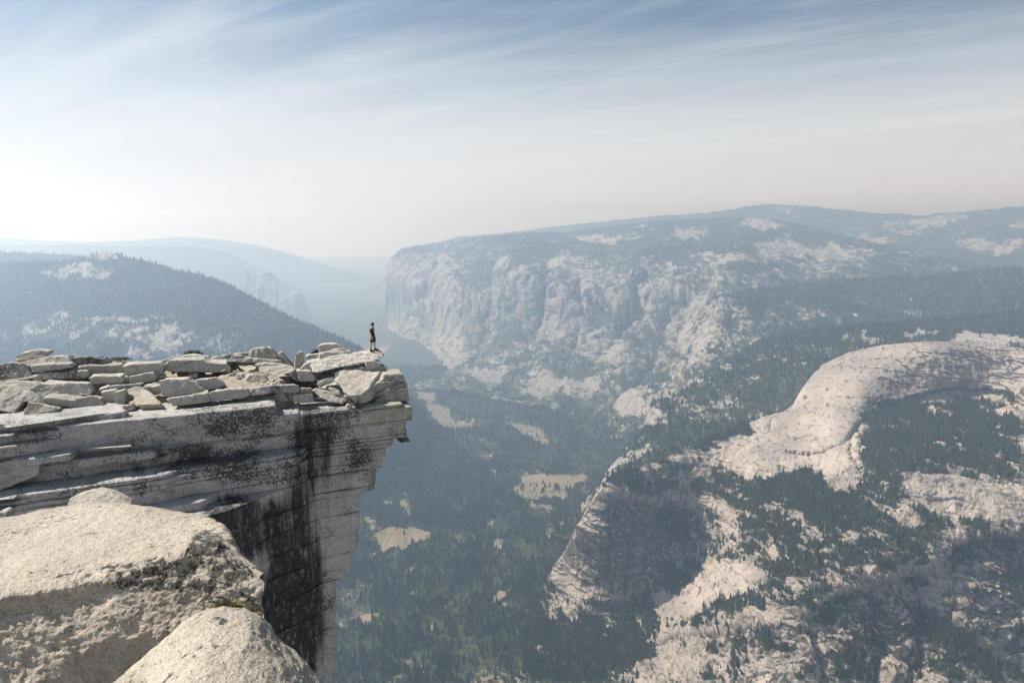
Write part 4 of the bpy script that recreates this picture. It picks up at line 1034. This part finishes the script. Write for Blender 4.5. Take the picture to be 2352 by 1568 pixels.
rock(R3([(900, 380), (1300, 330), (1560, 420), (1600, 470), (1250, 480), (1100, 560), (1090, 640), (1000, 690), (780, 660), (760, 560)]), 1.6, y=41.2, lean=0.1, mat=M_ROCK_SPOT, label='added dark block that makes the back of the hollow under the long slab look shaded')  # dark block added so that the hollow reads as deep shade
rock(R3([(1560, 380), (1690, 385), (1790, 405), (1800, 480), (1580, 485)]), 1.0, y=39.7, lean=0.1, label='small green tinged block wedged under the tip of the long slab')
rock(R3([(1560, 470), (1880, 470), (1890, 590), (1700, 620), (1560, 560)]), 1.2, y=39.8, lean=0.1, label='grey block behind the upper right edge of the big plate')
rock(R3([(440, 640), (830, 640), (850, 800), (440, 810)]), 1.0, y=40.3, lean=0.1, mat=M_ROCK_SPOT, lichen=0.2, label='added dark backing block filling the shaded gap under the squared pale block')  # added behind the pile to close the see-through gap with a dark tone
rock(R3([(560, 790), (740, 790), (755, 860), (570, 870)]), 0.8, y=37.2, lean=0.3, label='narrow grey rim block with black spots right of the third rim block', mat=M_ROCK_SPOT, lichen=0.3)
rock(R3([(460, 880), (760, 870), (800, 1000), (450, 1010)]), 0.8, y=37.0, lean=0.15, label='cracked pale block under the spotted narrow rim block')
rock(R3([(0, 925), (100, 930), (280, 1020), (150, 1055), (0, 1065)]), 0.6, y=36.0, lean=0.8, label='bright broken flake on the end of the upper rim bed', name='flat_rock', layered=0.03)
rock(R3([(100, 920), (300, 850), (420, 990), (250, 1005)]), 0.6, y=36.7, lean=0.2, label='smooth grey block above the bright broken flake')
# --- low on the left of the face
rock(R4([(-200, 600), (0, 590), (250, 555), (420, 560), (455, 590), (440, 750), (380, 770), (200, 850), (0, 925), (-200, 960)]), 1.5, y=29.2, lean=0.5, k=0.1, label='large grey block standing out of the left foot of the wall', amp=0.05)
rock(R4([(770, 1090), (780, 1020), (860, 980), (1100, 920), (1280, 955), (1510, 1080), (1470, 1110), (1100, 1120)]), 0.7, y=16.0, lean=1.3, k=0.0, seed=27, label='flat tan rock just behind the near boulder', mat=M_ROCK_TAN, vox=0.03, amp=0.03)
rock(R4([(-60, 1190), (0, 1165), (70, 1180), (85, 1240), (-60, 1290)]), 0.4, y=12.0, lean=0.4, k=0.0, label='small pale stone at the left edge behind the near boulder', name='stone', vox=0.03)

# small chips lying about on the gravel and along the rim: a few shapes, each copied
chips = []
for q_ in range(4):
    bm = bmesh.new(); bmesh.ops.create_icosphere(bm, subdivisions=3, radius=0.5)
    for v in bm.verts:
        c_ = np.array(v.co) + q_ * 5
        v.co *= 1 + 0.5 * float(fbm(c_[None], 0.8, 3)[0])
        v.co.x *= 1.3; v.co.z *= 0.5
        v.co.z = max(-0.16, min(0.17, v.co.z))
    m_ = bpy.data.meshes.new('stone_chip'); bm.to_mesh(m_); bm.free()
    n_ = len(m_.vertices)
    for a_, x_ in (('lichen', 0.0), ('moss', 0.0), ('tone', 0.25 * q_)): add_attr(m_, a_, np.full(n_, x_))
    m_.materials.append(M_ROCK_TAN if q_ % 2 else M_ROCK)
    chips.append(m_)
cr = random.Random(21)
for q_ in range(70):
    rim_ = q_ >= 40
    u_, v_ = (cr.uniform(470, 665), cr.uniform(846, 898)) if not rim_ else (cr.uniform(140, 640), 0)
    if rim_:
        x_, y_ = wall_xy(u_); o_ = -cr.uniform(0.15, 1.0); x_ += WN[0] * o_; y_ += WN[1] * o_; z_ = -9.87
    else:
        y_ = ledge_y(u_, v_); pt = P(u_, v_, y_); x_ = float(pt[0]); z_ = float(ledge_z(np.array(x_), np.array(y_))[0]) - 0.10
    o = bpy.data.objects.new('stone_chip', chips[cr.randrange(4)]); COL.objects.link(o)
    sz = cr.uniform(0.12, 0.42) * (0.6 if rim_ else 1)
    o.location = (float(x_), float(y_), z_ + sz * 0.08); o.scale = (sz, sz * cr.uniform(0.6, 1), sz * cr.uniform(0.6, 1.1)); o.rotation_euler = (cr.uniform(-.2, .2), cr.uniform(-.2, .2), cr.uniform(0, 6.28))
    tag(o, 'small pale chip of granite lying on the bright rim below the slabs' if rim_ else 'small pale chip of granite lying on the gravel between the slabs', 'stone', 'chips along the rim' if rim_ else 'chips on the gravel')

# ------------------------------------------------------------------ near boulders
def loft_boulder(name, curves, nu, nt, amp, label, seed, lichen_f, moss_f, mat):
    """rounded boulder lofted through curves of (u, v, range), from its hidden back over the crown and down its front to its underside"""
    rows = []
    for c in curves:
        if isinstance(c, np.ndarray): rows.append(c); continue
        c = resample(np.array(c, float), 1.0)
        s = np.linspace(0, len(c) - 1, nu)
        rows.append(P(*[np.interp(s, np.arange(len(c)), c[:, i]) for i in range(3)]))
    R = np.stack(rows)
    k = len(R)
    tt = np.linspace(0, k - 1, nt)
    out = np.empty((nt, nu, 3))
    for a, t in enumerate(tt):
        i = min(int(t), k - 2); f = t - i
        p0, p1, p2, p3 = R[max(i - 1, 0)], R[i], R[i + 1], R[min(i + 2, k - 1)]
        out[a] = 0.5 * ((2 * p1) + (-p0 + p2) * f + (2 * p0 - 5 * p1 + 4 * p2 - p3) * f * f + (-p0 + 3 * p1 - 3 * p2 + p3) * f ** 3)
    nr = grid_normals(out)
    steep = np.clip(1.1 - nr[..., 2], 0.08, 1)
    d = amp * (0.9 * fbm(out + seed, 1.1, 4, 0.55) + 1.9 * ridged(out + seed, 0.75, 5, 0.6, (0.6, 0.6, 1.5)) * steep + 0.9 * fbm(out + seed, 0.30, 4, 0.65) * (0.12 + steep) + 0.34 * fbm(out + seed, 0.09, 4, 0.7)
               - 0.4 * sstep(0.3, 0.65, fbm(out + seed * 2, 0.16, 3)) * steep)
    out = out + nr * d[..., None]
    U, V = proj(out)
    m = np_mesh(name, out.reshape(-1, 3), grid_faces(nt, nu))
    add_attr(m, 'lichen', lichen_f(U, V)); add_attr(m, 'moss', moss_f(U, V))
    o = link(name, m, mat)
    c = out.reshape(-1, 3); lo = c.min(0); mid = (c.min(0) + c.max(0)) / 2
    org = Vector((mid[0], mid[1], lo[2]))
    m.transform(Matrix.Translation(-org)); o.location = org
    tag(o, label, 'boulder')
    return o
b1_back = [(-200, 1215, 9.6), (0, 1192, 9.6), (100, 1173, 9.6), (190, 1156, 9.5), (240, 1156, 9.4), (330, 1164, 9.2), (440, 1179, 8.9), (482, 1192, 8.5), (508, 1214, 8.0), (522, 1240, 7.6), (540, 1265, 7.3), (575, 1300, 7.0), (600, 1322, 6.8)]
hid = [(u, v + 60, d + 0.8) for u, v, d in b1_back]
b1 = [
 [(u, v + 330, d + 0.8) for u, v, d in b1_back], [(u, v + 60, d + 0.55) for u, v, d in b1_back], b1_back,
 [(-200, 1265, 8.2), (0, 1245, 8.2), (150, 1220, 8.2), (300, 1215, 8.0), (420, 1220, 7.8), (470, 1228, 7.6), (500, 1240, 7.35), (520, 1258, 7.15), (545, 1285, 6.95), (580, 1318, 6.8), (604, 1336, 6.7)],
 [(-200, 1375, 6.5), (0, 1342, 6.6), (155, 1316, 6.7), (250, 1294, 6.8), (350, 1275, 6.9), (405, 1262, 6.95), (445, 1240, 7.0), (495, 1262, 6.8), (530, 1300, 6.62), (570, 1335, 6.5), (606, 1350, 6.5)],
 [(-200, 1440, 6.35), (0, 1405, 6.45), (150, 1380, 6.52), (280, 1345, 6.62), (390, 1310, 6.75), (440, 1300, 6.8), (500, 1330, 6.65), (550, 1352, 6.5), (606, 1372, 6.45)],
 [(-200, 1520, 6.15), (0, 1480, 6.28), (150, 1455, 6.36), (300, 1425, 6.45), (400, 1400, 6.55), (470, 1380, 6.6), (530, 1375, 6.55), (575, 1385, 6.45), (608, 1402, 6.42)],
 [(-200, 1680, 5.95), (0, 1640, 6.08), (150, 1610, 6.18), (300, 1560, 6.28), (400, 1490, 6.38), (480, 1430, 6.5), (540, 1410, 6.52), (580, 1415, 6.45), (610, 1440, 6.42)],
 [(-200, 1900, 5.85), (0, 1850, 6.0), (150, 1800, 6.1), (300, 1740, 6.2), (400, 1640, 6.35), (480, 1560, 6.5), (550, 1500, 6.6), (590, 1500, 6.6), (612, 1530, 6.6)],
 [(-200, 2100, 6.8), (0, 2050, 6.9), (150, 2000, 7.0), (300, 1900, 7.2), (400, 1800, 7.3), (480, 1700, 7.5), (550, 1640, 7.5), (590, 1620, 7.5), (612, 1620, 7.5)],
]
b1 = [[(-1000, c_[0][1] + 160 + 30 * i_, c_[0][2] + 0.5), (-600, c_[0][1] + 60 + 10 * i_, c_[0][2] + 0.1)] + list(c_) for i_, c_ in enumerate(b1)]
loft_boulder('boulder', b1, 560, 420, 0.045, 'huge near boulder with a sunlit flat top and rough dark front', 3.0,
   blobs([(330, 1320, 260, 45, 0.75), (480, 1250, 60, 40, 0.9), (450, 1320, 120, 40, 0.6), (150, 1420, 200, 40, 0.4)], 0.12),
   blobs([(540, 1400, 80, 28, 1.1), (450, 1450, 60, 25, 0.8)], 0.0), M_BOULDER)
b2_top = [(150, 1680, 4.7), (225, 1600, 4.8), (268, 1566, 4.9), (320, 1520, 5.0), (380, 1466, 5.1), (425, 1425, 5.2), (465, 1402, 5.3), (512, 1395, 5.35), (560, 1402, 5.35), (592, 1422, 5.3), (622, 1462, 5.25), (668, 1500, 5.2), (702, 1536, 5.1), (735, 1570, 5.0), (760, 1640, 4.9), (790, 1760, 4.8)]
b2 = [
 [(u, v + 260, d + 0.5) for u, v, d in b2_top], [(u, v + 70, d + 0.35) for u, v, d in b2_top], b2_top,
 [(180, 1700, 4.45), (280, 1610, 4.55), (340, 1555, 4.65), (400, 1505, 4.75), (450, 1465, 4.85), (490, 1440, 4.95), (530, 1440, 4.95), (570, 1450, 4.9), (610, 1485, 4.85), (655, 1525, 4.8), (690, 1560, 4.75), (715, 1600, 4.7), (740, 1660, 4.6), (770, 1770, 4.5)],
 [(200, 1760, 3.9), (320, 1670, 4.0), (400, 1610, 4.1), (470, 1570, 4.2), (530, 1560, 4.25), (590, 1580, 4.2), (640, 1620, 4.1), (690, 1690, 4.0), (740, 1790, 3.95)],
 [(200, 1950, 3.5), (350, 1860, 3.55), (450, 1800, 3.6), (530, 1780, 3.6), (600, 1800, 3.6), (680, 1880, 3.6), (740, 1960, 3.6)],
 [(250, 2300, 3.6), (400, 2250, 3.7), (530, 2200, 3.7), (600, 2220, 3.7), (700, 2300, 3.8)],
]
loft_boulder('boulder', b2, 320, 300, 0.03, 'smaller rounded near boulder, pale and coarse grained, in front of the huge one', 8.0,
   blobs([(450, 1490, 60, 30, 0.5), (500, 1425, 25, 12, 0.8), (640, 1480, 30, 30, 0.6)], 0.12), blobs([(300, 1560, 40, 20, 0.3)], 0.0), M_BOULDER)

# ------------------------------------------------------------------ shrub, grass tuft, pack
def shrub(name, c, rx, ry, rz, n, leaf, mat, label, cat, seed):
    r = np.random.default_rng(seed)
    root = bpy.data.objects.new(name, None); COL.objects.link(root); root.location = c
    tag(root, label, cat)
    V, Fc = [], []
    d = r.normal(size=(n, 3)); d /= np.linalg.norm(d, axis=1)[:, None]; d[:, 2] = np.abs(d[:, 2])
    rad = 0.55 + 0.5 * r.random(n) + 0.35 * fbm(d * 1.0, 0.5, 2)
    p = d * rad[:, None] * np.array([rx, ry, rz])
    for q, dd in zip(p, d):
        a = r.normal(size=3); a -= a.dot(dd) * dd * 0.3; a /= np.linalg.norm(a)
        b = np.cross(a, dd + r.normal(size=3) * .5); b /= np.linalg.norm(b) + 1e-6
        i = len(V); V += [q - b * leaf * .35, q + a * leaf, q + b * leaf * .35, q - a * leaf * .3]; Fc.append((i, i + 1, i + 2, i + 3))
    link('foliage', np_mesh('foliage', np.array(V), np.array(Fc), False), mat, root)
    bm = bmesh.new()
    for k in range(9):
        e = Vector(p[k * 7]) * 0.8
        m = Matrix.Translation(e / 2) @ e.to_track_quat('Z', 'Y').to_matrix().to_4x4()
        bmesh.ops.create_cone(bm, cap_ends=True, segments=5, radius1=0.02, radius2=0.008, depth=e.length, matrix=m)
    me_ = bpy.data.meshes.new('stem'); bm.to_mesh(me_); bm.free(); link('stem', me_, M_BARK, root)
    return root
M_SHRUB = plain('shrub_leaves', (0.055, 0.05, 0.028), 0.85, 0.5, 9.0)
M_TUFT = plain('dry_tuft', (0.12, 0.105, 0.03), 0.9, 0.5, 9.0)
shrub('shrub', Vector(P(445, 818, 42.6)), 0.66, 0.4, 0.40, 1100, 0.075, M_SHRUB, 'dark brown bush growing on the skyline behind the big split beam', 'shrub', 3)
shrub('grass_tuft', Vector(P(275, 826, 38.4)), 0.55, 0.3, 0.16, 500, 0.07, M_TUFT, 'olive tuft of dry plants between rocks on the left skyline', 'plant', 5)

M_BLACK = plain('black_nylon', (0.012, 0.012, 0.014), 0.6, 0.3, 12)
def bevel_box(size, loc, bev, seg=3, rot=None):
    bm = bmesh.new(); bmesh.ops.create_cube(bm, size=1.0)
    for v in bm.verts: v.co = Vector((v.co.x * size[0], v.co.y * size[1], v.co.z * size[2]))
    bmesh.ops.bevel(bm, geom=list(bm.edges), offset=bev, segments=seg, affect='EDGES', profile=0.6)
    M = Matrix.Translation(loc) @ (rot if rot is not None else Matrix.Identity(4))
    bm.transform(M)
    return bm
def bm_obj(name, bm, mat, parent=None, smooth=True):
    me_ = bpy.data.meshes.new(name); bm.to_mesh(me_); bm.free()
    if smooth: me_.polygons.foreach_set('use_smooth', np.ones(len(me_.polygons), bool))
    return link(name, me_, mat, parent)
pk = bpy.data.objects.new('backpack', None); COL.objects.link(pk)
pk.location = Vector(P(724, 812, 41.6)); pk.rotation_euler = (0, 0, 0.3)
tag(pk, 'black pack lying behind the layered stack, left of the cap rock', 'backpack')
b_ = bevel_box((0.40, 0.34, 0.26), Vector((0, 0, 0.10)), 0.09)
for v in b_.verts: v.co.z += 0.06 * math.sin(v.co.x * 9) * (v.co.z > 0.1); 
bm_obj('bag', b_, M_BLACK, pk)
bm_obj('pocket', bevel_box((0.22, 0.10, 0.18), Vector((-0.16, -0.16, 0.06)), 0.05), M_BLACK, pk)
bm = bmesh.new()
for k in range(14):
    a = math.pi * k / 13
    bmesh.ops.create_icosphere(bm, subdivisions=1, radius=0.018, matrix=Matrix.Translation((0.10 * math.cos(a) - 0.08, 0.02, 0.235 + 0.07 * math.sin(a))))
bm_obj('strap', bm, M_BLACK, pk)

# ------------------------------------------------------------------ person
M_SKIN = plain('skin', (0.36, 0.20, 0.14), 0.6, 0.08, 6)
M_SHIRT = plain('black_shirt', (0.014, 0.015, 0.018), 0.9, 0.3, 12)
M_SHORTS = plain('dark_shorts', (0.040, 0.036, 0.046), 0.9, 0.25, 12)
M_CAP = plain('black_cap', (0.010, 0.010, 0.011), 0.85, 0.2, 12)
M_SHOE = plain('dark_boot', (0.022, 0.020, 0.018), 0.8, 0.3, 12)
M_SOLE = plain('boot_sole', (0.06, 0.055, 0.045), 0.9, 0.2, 12)
M_SOCK = plain('grey_sock', (0.22, 0.22, 0.22), 0.95, 0.1, 12)
M_PRINT = plain('pale_print', (0.45, 0.52, 0.42), 0.9, 0.2, 12)

def skin(name, joints, edges, mat, parent, sub=2, root=0):
    """joints: list of (x, y, z, rx, ry)"""
    me_ = bpy.data.meshes.new(name)
    me_.from_pydata([j[:3] for j in joints], edges, []); me_.update()
    o = bpy.data.objects.new(name, me_); COL.objects.link(o)
    m = o.modifiers.new('s', 'SKIN'); m.use_smooth_shade = True; m.branch_smoothing = 0.6
    if not me_.skin_vertices:
        bpy.context.view_layer.objects.active = o
    sk = me_.skin_vertices[0].data
    for i, j in enumerate(joints):
        sk[i].radius = (j[3], j[4]); sk[i].use_root = (i == root)
    s = o.modifiers.new('d', 'SUBSURF'); s.levels = sub; s.render_levels = sub
    dg = bpy.context.evaluated_depsgraph_get()
    m2 = bpy.data.meshes.new_from_object(o.evaluated_get(dg))
    o.modifiers.clear(); bpy.data.meshes.remove(me_) if False else None
    o.data = m2; m2.name = name
    m2.polygons.foreach_set('use_smooth', np.ones(len(m2.polygons), bool))
    m2.materials.clear(); m2.materials.append(mat)
    if parent is not None: o.parent = parent
    return o
# figure faces +x (to the right); y is its left (far side) ; feet at z = 0
pr = bpy.data.objects.new('person', None); COL.objects.link(pr)
tag(pr, 'person in black shirt, dark shorts and backward cap standing on the slab tip', 'person')
NF = -0.105; FF = 0.105      # near (-y, toward the camera) and far leg
J = [(0.00, 0, 0.93, .150, .115),      # 0 pelvis (root)
     (0.005, 0, 1.08, .135, .105),     # 1 waist
     (0.015, 0, 1.25, .150, .115),     # 2 chest
     (0.000, 0, 1.42, .110, .085),     # 3 upper chest
     (0.015, 0, 1.50, .058, .058),     # 4 neck
     (0.035, 0, 1.57, .066, .062),     # 5 skull base
     (0.045, 0, 1.66, .082, .098),     # 6 head
     (0.040, 0, 1.735, .060, .075)]    # 7 crown
E = [(0, 1), (1, 2), (2, 3), (3, 4), (4, 5), (5, 6), (6, 7)]
def add(js, start):
    last = start
    for j in js:
        J.append(j); E.append((last, len(J) - 1)); last = len(J) - 1
    return last
add([(0.10, 0.012, 1.60, .030, .030), (0.118, 0.0, 1.575, .022, .022)], 5)           # jaw and chin
add([(0.135, 0, 1.645, .017, .015)], 6)                                               # nose
# legs: near leg back, far leg forward (stride on a slope)
add([(-0.02, NF, 0.84, .095, .095), (-0.035, NF, 0.66, .080, .080), (-0.045, NF, 0.48, .058, .060), (-0.085, NF, 0.34, .056, .056), (-0.095, NF, 0.18, .038, .040), (-0.09, NF, 0.07, .036, .040), (0.0, NF, 0.035, .030, .042)], 0)
add([(0.03, FF, 0.84, .095, .095), (0.055, FF, 0.68, .080, .080), (0.075, FF, 0.51, .058, .060), (0.065, FF, 0.37, .056, .056), (0.085, FF, 0.21, .038, .040), (0.09, FF, 0.105, .036, .040), (0.18, FF, 0.07, .030, .042)], 0)
HANDS = []
for s, fwd in ((-1, 0.03), (1, 0.05)):
    a = add([(-0.02, s * 0.165, 1.415, .062, .062), (-0.035, s * 0.215, 1.33, .052, .052), (-0.025, s * 0.235, 1.15, .042, .044), (-0.015, s * 0.24, 1.11, .038, .040),
             (fwd, s * 0.235, 0.97, .033, .034), (fwd + 0.03, s * 0.225, 0.885, .024, .028), (fwd + 0.045, s * 0.222, 0.835, .017, .038)], 3)
    HANDS.append((a, fwd + 0.045, s))
    for q in range(4):      # four fingers, slightly curled
        fx = fwd + 0.072 - q * 0.018; L = (0.068, 0.078, 0.074, 0.058)[q]
        add([(fx, s * 0.220, 0.795, .0085, .0085), (fx + 0.004, s * 0.212, 0.795 - L * .5, .008, .008), (fx - 0.004, s * 0.200, 0.795 - L, .007, .007)], a)
    add([(fwd + 0.072, s * 0.205, 0.84, .0105, .0105), (fwd + 0.088, s * 0.198, 0.80, .009, .009)], a)   # thumb
body = skin('body', J, E, M_SKIN, pr)
# clothes
JS = [(0.00, 0, 0.90, .168, .135), (0.005, 0, 1.06, .150, .122), (0.015, 0, 1.25, .163, .128), (0.000, 0, 1.42, .128, .098), (0.008, 0, 1.475, .080, .074)]
ES = [(0, 1), (1, 2), (2, 3), (3, 4)]
for s in (-1, 1):
    i = len(JS); JS += [(-0.02, s * 0.165, 1.415, .078, .078), (-0.036, s * 0.218, 1.31, .070, .068), (-0.034, s * 0.232, 1.20, .066, .064)]; ES += [(3, i), (i, i + 1), (i + 1, i + 2)]
shirt = skin('shirt', JS, ES, M_SHIRT, pr)
JH = [(0.00, 0, 0.955, .160, .128), (0.00, 0, 0.86, .168, .130)]
EH = [(0, 1)]
for (pts) in (((-0.022, NF, 0.78, .112, .112), (-0.036, NF, 0.64, .105, .105), (-0.042, NF, 0.53, .098, .098)), ((0.036, FF, 0.78, .112, .112), (0.06, FF, 0.65, .105, .105), (0.074, FF, 0.55, .098, .098))):
    i = len(JH); JH += list(pts); EH += [(1, i), (i, i + 1), (i + 1, i + 2)]
skin('shorts', JH, EH, M_SHORTS, pr)
# printed patch on the chest
bm = bmesh.new(); bmesh.ops.create_grid(bm, x_segments=4, y_segments=6, size=0.5)
for v in bm.verts:
    a, b = v.co.x, v.co.y
    v.co = Vector((0.150 - 0.5 * a * a * 0.16 - 0.006 * (a < -0.3), a * 0.16 - 0.03, 1.31 + b * 0.13))
bmesh.ops.solidify(bm, geom=list(bm.faces), thickness=0.008) if False else None
pat = bm_obj('shirt_print', bm, M_PRINT, shirt)
sm = pat.modifiers.new('t', 'SOLIDIFY'); sm.thickness = 0.012
# cap worn backwards, hair below it, ears
bm = bmesh.new(); bmesh.ops.create_uvsphere(bm, u_segments=20, v_segments=12, radius=1)
bmesh.ops.delete(bm, geom=[v for v in bm.verts if v.co.z < -0.15], context='VERTS')
for v in bm.verts: v.co = Vector((0.035 + v.co.x * 0.112, v.co.y * 0.090, 1.685 + v.co.z * 0.100))
cap = bm_obj('cap', bm, M_CAP, pr)
bm = bmesh.new()
vs = []
for k in range(9):
    a = math.pi / 2 + math.pi * k / 8
    for r_, dz in ((1.0, 0), (1.0, -0.012)):
        pass
    vs.append(bm.verts.new((0.035 + 0.105 * math.cos(a), 0.085 * math.sin(a), 1.672)))
    vs.append(bm.verts.new((0.035 + 0.105 * math.cos(a) + 0.095 * min(0, math.cos(a)), 0.075 * math.sin(a), 1.655 - 0.012 * abs(math.cos(a)))))
for k in range(8): bm.faces.new((vs[2 * k], vs[2 * k + 1], vs[2 * k + 3], vs[2 * k + 2]))
brim = bm_obj('brim', bm, M_CAP, cap); brim.modifiers.new('t', 'SOLIDIFY').thickness = 0.010
bm = bmesh.new(); bmesh.ops.create_uvsphere(bm, u_segments=16, v_segments=10, radius=1)
for v in bm.verts: v.co = Vector((0.012 + v.co.x * 0.088, v.co.y * 0.080, 1.635 + v.co.z * 0.065))
bm_obj('hair', bm, plain('dark_hair', (0.02, 0.015, 0.012), 0.7), pr)
for s in (-1, 1):
    bm = bmesh.new(); bmesh.ops.create_uvsphere(bm, u_segments=8, v_segments=6, radius=1, matrix=Matrix.Translation((0.04, s * 0.083, 1.635)) @ Matrix.Diagonal((0.018, 0.010, 0.030, 1)))
    bm_obj('ear', bm, M_SKIN, body)
for s in (-1, 1):
    bm = bmesh.new(); bmesh.ops.create_uvsphere(bm, u_segments=8, v_segments=6, radius=0.011, matrix=Matrix.Translation((0.117, s * 0.034, 1.652)))
    bm_obj('eye', bm, M_BLACK, body)
for (x, y, z) in ((-0.09, NF, 0.0), (0.09, FF, 0.035)):
    bm = bmesh.new(); bmesh.ops.create_cone(bm, cap_ends=True, segments=14, radius1=0.050, radius2=0.053, depth=0.10, matrix=Matrix.Translation((x, y, z + 0.175)))
    bm_obj('sock', bm, M_SOCK, pr)
    b_ = bevel_box((0.30, 0.105, 0.10), Vector((x + 0.075, y, z + 0.065)), 0.035)
    for v in b_.verts:
        t_ = (v.co.x - x + 0.075) / 0.30
        if v.co.z > z + 0.065: v.co.z -= 0.045 * max(0, t_ - 0.35) ; v.co.z += 0.055 * max(0, 0.5 - t_)
    sh = bm_obj('boot', b_, M_SHOE, pr)
    bm_obj('sole', bevel_box((0.31, 0.112, 0.028), Vector((x + 0.075, y, z + 0.014)), 0.01, 2), M_SOLE, sh)
PERSON = pr
# stand the person on the tip of the long slab: find the rock under the feet
bpy.context.view_layer.update()
slab = [o for o in bpy.data.objects if o.get('label', '').startswith('long tilted slab')][0]
fx = float(ray(856, 806)[0])
best = None
for d in np.arange(38.6, 41.2, 0.1):
    x = float(P(857, 806, d)[0])
    hit, loc, nr, _ = slab.ray_cast(Vector((x, d, 0)) - slab.location, Vector((0, 0, -1)))
    if hit:
        w_ = loc + slab.location
        uu, vv = proj(np.array(w_))
        sc_ = abs(float(vv) - 806)
        if best is None or sc_ < best[0]: best = (sc_, w_.copy(), float(uu), float(vv), nr.copy())
print('person spot', best)
PERSON.location = best[1] + Vector((0, 0, -0.02)); PERSON.rotation_euler = (0, 0, math.radians(-8))
PERSON.scale = (1.03,) * 3
# ------------------------------------------------------------------ air, sky, sun, camera
HAZE = 1.4e-4
mz, t = new_mat('haze')
pv_ = t.node('ShaderNodeVolumePrincipled')
pv_.inputs['Color'].default_value = (0.57, 0.75, 1.0, 1)
pv_.inputs['Absorption Color'].default_value = (1, 1, 1, 1)
pv_.inputs['Density'].default_value = HAZE
pv_.inputs['Anisotropy'].default_value = 0.59
t.l.new(pv_.outputs[0], t.node('ShaderNodeOutputMaterial').inputs['Volume'])
bm = bmesh.new(); bmesh.ops.create_cube(bm, size=1.0)
x0, x1, y0, y1, z0, z1 = -29000, 29000, -3000, 31000, FLOOR_Z - 25, 520
for v in bm.verts:
    v.co = Vector(((x0 if v.co.x < 0 else x1), (y0 if v.co.y < 0 else y1), (z0 if v.co.z < 0 else z1)))
me = bpy.data.meshes.new('haze'); bm.to_mesh(me); bm.free()
hz = link('haze', me, mz); tag(hz, kind='stuff')

SUN_AZ = -82.0      # degrees from the viewing direction, negative = left
SUN_EL = 47.0
w = bpy.data.worlds.new('World'); scene.world = w; w.use_nodes = True
wt = NT(w); wt.n.clear()
sky = wt.node('ShaderNodeTexSky', sky_type='NISHITA', sun_disc=False, sun_elevation=math.radians(SUN_EL),
              sun_rotation=math.radians(SUN_AZ), altitude=2600, air_density=1.0, dust_density=2.5, ozone_density=0.6)
tc = wt.node('ShaderNodeTexCoord')
sx = wt.node('ShaderNodeSeparateXYZ', ins={0: tc.outputs['Generated']})
zc = wt.math('ADD', wt.math('MAXIMUM', sx.outputs[2], 0.0), 0.06)
cloud_xy = wt.node('ShaderNodeCombineXYZ', ins={0: wt.math('DIVIDE', sx.outputs[0], zc), 1: wt.math('DIVIDE', sx.outputs[1], zc)})
m0 = wt.node('ShaderNodeMapping', ins={'Vector': cloud_xy.outputs[0], 'Rotation': (0, 0, math.radians(38))})
mp = wt.node('ShaderNodeMapping', ins={'Vector': m0.outputs[0], 'Scale': (0.22, 0.85, 1.0), 'Location': (1.3, 0.4, 0)})
c1 = wt.noise(mp.outputs[0], 0.55, 7, 0.55, 0.8)
c2 = wt.noise(mp.outputs[0], 2.2, 6, 0.6, 1.2)
cl = wt.ramp(wt.math('ADD', wt.math('MULTIPLY', c1, 0.75), wt.math('MULTIPLY', c2, 0.25)), 0.40, 0.64)
skyb = wt.mix(1.0, sky.outputs[0], (0.64, 0.80, 0.79), 'MULTIPLY')
skyc = wt.mix(wt.math('MULTIPLY', cl, 0.6), skyb, (8.2, 8.6, 9.0))
veil = wt.ramp(sx.outputs[2], 0.31, 0.10)
vn = wt.noise(mp.outputs[0], 0.30, 4, 0.5, 0.5)
veil = wt.math('MULTIPLY', veil, wt.math('ADD', 0.55, wt.math('MULTIPLY', vn, 0.7)), True)
skyc = wt.mix(wt.math('MULTIPLY', veil, 0.85), skyc, (8.1, 8.1, 8.1))
skyc = wt.mix(wt.math('MULTIPLY', wt.ramp(sx.outputs[2], 0.12, 0.0), 0.75), skyc, (9.4, 8.3, 8.2))
bg = wt.node('ShaderNodeBackground', ins={'Color': skyc, 'Strength': 0.062})
wt.l.new(bg.outputs[0], wt.node('ShaderNodeOutputWorld').inputs['Surface'])

sd = bpy.data.lights.new('sun', 'SUN'); sd.energy = 5.0; sd.angle = math.radians(0.5); sd.color = (1.0, 0.945, 0.87)
so = bpy.data.objects.new('sun', sd); COL.objects.link(so)
az, el = math.radians(SUN_AZ), math.radians(SUN_EL)
tosun = Vector((math.sin(az) * math.cos(el), math.cos(az) * math.cos(el), math.sin(el)))
so.rotation_euler = tosun.to_track_quat('Z', 'Y').to_euler()
so.location = tosun * 60

cam = bpy.data.cameras.new('camera'); cam.sensor_width = 36.0; cam.sensor_fit = 'HORIZONTAL'; cam.lens = 36.0 * F / 2352.0
cam.clip_start = 0.1; cam.clip_end = 80000
co = bpy.data.objects.new('camera', cam); COL.objects.link(co)
co.rotation_euler = (math.radians(90) - PITCH, 0, 0)
scene.camera = co
scene.view_settings.view_transform = 'Standard'; scene.view_settings.look = 'None'
scene.view_settings.exposure = 0.78; scene.view_settings.gamma = 1.0
scene.cycles.max_bounces = 6; scene.cycles.volume_bounces = 3
scene.cycles.use_denoising = True
scene.render.film_transparent = False
